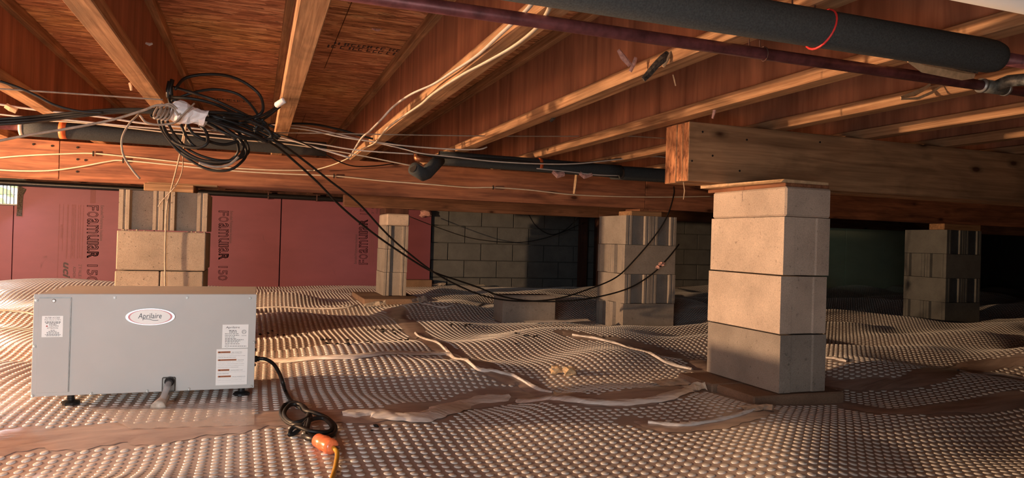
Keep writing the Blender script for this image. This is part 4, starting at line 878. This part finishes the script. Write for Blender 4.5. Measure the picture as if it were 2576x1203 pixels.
# ------------------------------------------------------------------ bits hanging from the joists
def sliver(pts, w_, label, mat, name='wood_sliver', cat='debris', z=None, x=None):
    u_, v_ = pts[0][:2]; r_ = ray(u_, v_)
    if z is not None: pts = [(p_[0], p_[1], r_.y*z/r_.z) for p_ in pts]
    if x is not None: pts = [(p_[0], p_[1], r_.y*x/r_.x) for p_ in pts]
    b = MB(); r = random.Random(len(label)); k = len(pts); vs = []
    for i, p_ in enumerate(pts):
        ww = w_*(.35+.65*math.sin(math.pi*(i+.6)/(k+.2))); q_ = onY(*p_); t = (onY(*pts[min(i+1, k-1)])-onY(*pts[max(i-1, 0)])).normalized(); s_ = t.cross(Vector((0, 1, 0))).normalized()
        for a_, b_ in ((1, 0), (.2, -.5), (-1, 0), (-.2, .5)): vs.append(q_+s_*ww*a_*r.uniform(.7, 1.2)+Vector((0, 1, 0))*ww*b_)
    fs = [(i*4+j, i*4+(j+1) % 4, (i+1)*4+(j+1) % 4, (i+1)*4+j) for i in range(k-1) for j in range(4)]+[(3, 2, 1, 0), tuple((k-1)*4+j for j in range(4))]
    b.add(vs, fs); return b.build(name, M[mat], label=label, cat=cat, fix=True)
J3 = 1.52
sliver([(1618,200,J3),(1632,185,J3),(1650,165,J3-.01),(1668,148,J3-.02),(1680,132,J3-.02)], .011, 'dark bark sliver hanging from the joist under the maroon pipe', 'bark', 'bark_sliver')
sliver([(1668,168,J3-.01),(1680,150,J3-.02),(1686,130,J3-.02)], .006, 'pale splinter right behind the dark bark sliver', 'splinter')
sliver([(1385,306,2.35),(1392,296,2.35),(1402,285,2.35),(1406,275,2.35)], .008, 'small dark bark sliver on the joist in the middle of the ceiling', 'bark', 'bark_sliver')
sliver([(1693,188,1.6),(1696,200,1.6),(1700,216,1.6)], .003, 'tiny pale splinter hanging below the joist near the bark sliver', 'splinter')
sliver([(1798,245,1.95),(1800,262,1.95),(1797,280,1.95),(1792,298,1.95)], .006, 'pink wool tuft hanging from the joist left of the beam end', 'fibre', 'wool_tuft')
sliver([(1555,125,1.62),(1568,142,1.62),(1585,165,1.62)], .009, 'pink wool tuft on the joist left of the bark sliver', 'fibre', 'wool_tuft')
sliver([(1600,145,1.62),(1594,160,1.62),(1585,180,1.62)], .007, 'second strand of pink wool left of the bark sliver', 'fibre', 'wool_tuft')
sliver([(2340,212,1.4),(2330,222,1.4),(2300,236,1.4),(2266,246,1.4)], .007, 'pale curled splinter under the joist near the right pipe fitting', 'splinter', x=1.8235)
sliver([(2372,213,1.4),(2345,232,1.4),(2310,248,1.4),(2266,250,1.4)], .004, 'lower pale curled splinter near the right pipe fitting', 'splinter', x=1.8235)
sliver([(2285,152,1.13),(2320,168,1.13),(2370,178,1.13),(2420,188,1.13),(2450,190,1.13)], .012, 'torn brown paper strip between the two pipes at the right', 'splinter', 'torn_paper')
sliver([(2380,160,1.11),(2420,168,1.11),(2460,176,1.11)], .012, 'dark torn strip under the end of the thick sleeve', 'bark', 'torn_paper')
sliver([(1450,436,4.0),(1448,460,4.0),(1444,488,4.0)], .012, 'pale hanging splinter in front of the far beam', 'splinter')
sliver([(1719,458,2.16),(1722,480,2.16),(1719,502,2.16)], .003, 'thin splinter hanging under the open beam end', 'splinter')
sliver([(1390,432,3.44),(1402,440,3.44),(1420,438,3.44)], .016, 'pink wool tuft under the far sleeved pipe, left one', 'fibre', 'wool_tuft')
sliver([(1458,436,3.44),(1470,444,3.44),(1490,440,3.44)], .012, 'pink wool tuft under the far sleeved pipe, right one', 'fibre', 'wool_tuft')
sliver([(366,108,1.9),(376,112,1.9),(384,110,1.9)], .004, 'white cobweb speck on the joist left of the coil', 'tapewrap', 'cobweb', x=-.3185)
sliver([(112,50,2.2),(124,28,2.2),(130,8,2.2)], .008, 'pale cobweb hanging from the strand board at the top left', 'fibre', 'cobweb', z=CZ-.002)
sliver([(935,72,1.7),(950,76,1.7),(965,68,1.7)], .006, 'small pale wool speck under the strand board at the top', 'fibre', 'wool_tuft', z=CZ-.002)
sliver([(326,208,2.5),(329,218,2.5),(330,228,2.5)], .005, 'short pale splinter at the edge of the joist left of the coil', 'splinter')
sliver([(14,265,3.1),(26,272,3.1),(42,279,3.1)], .014, 'pale torn splinter at the left edge above the white cables', 'splinter')
wad(1072, 538, .06, 'pinkish scrunched plastic bag at the top of the narrow pink board', 'fibre', 14, 7.955, 'plastic_bag')
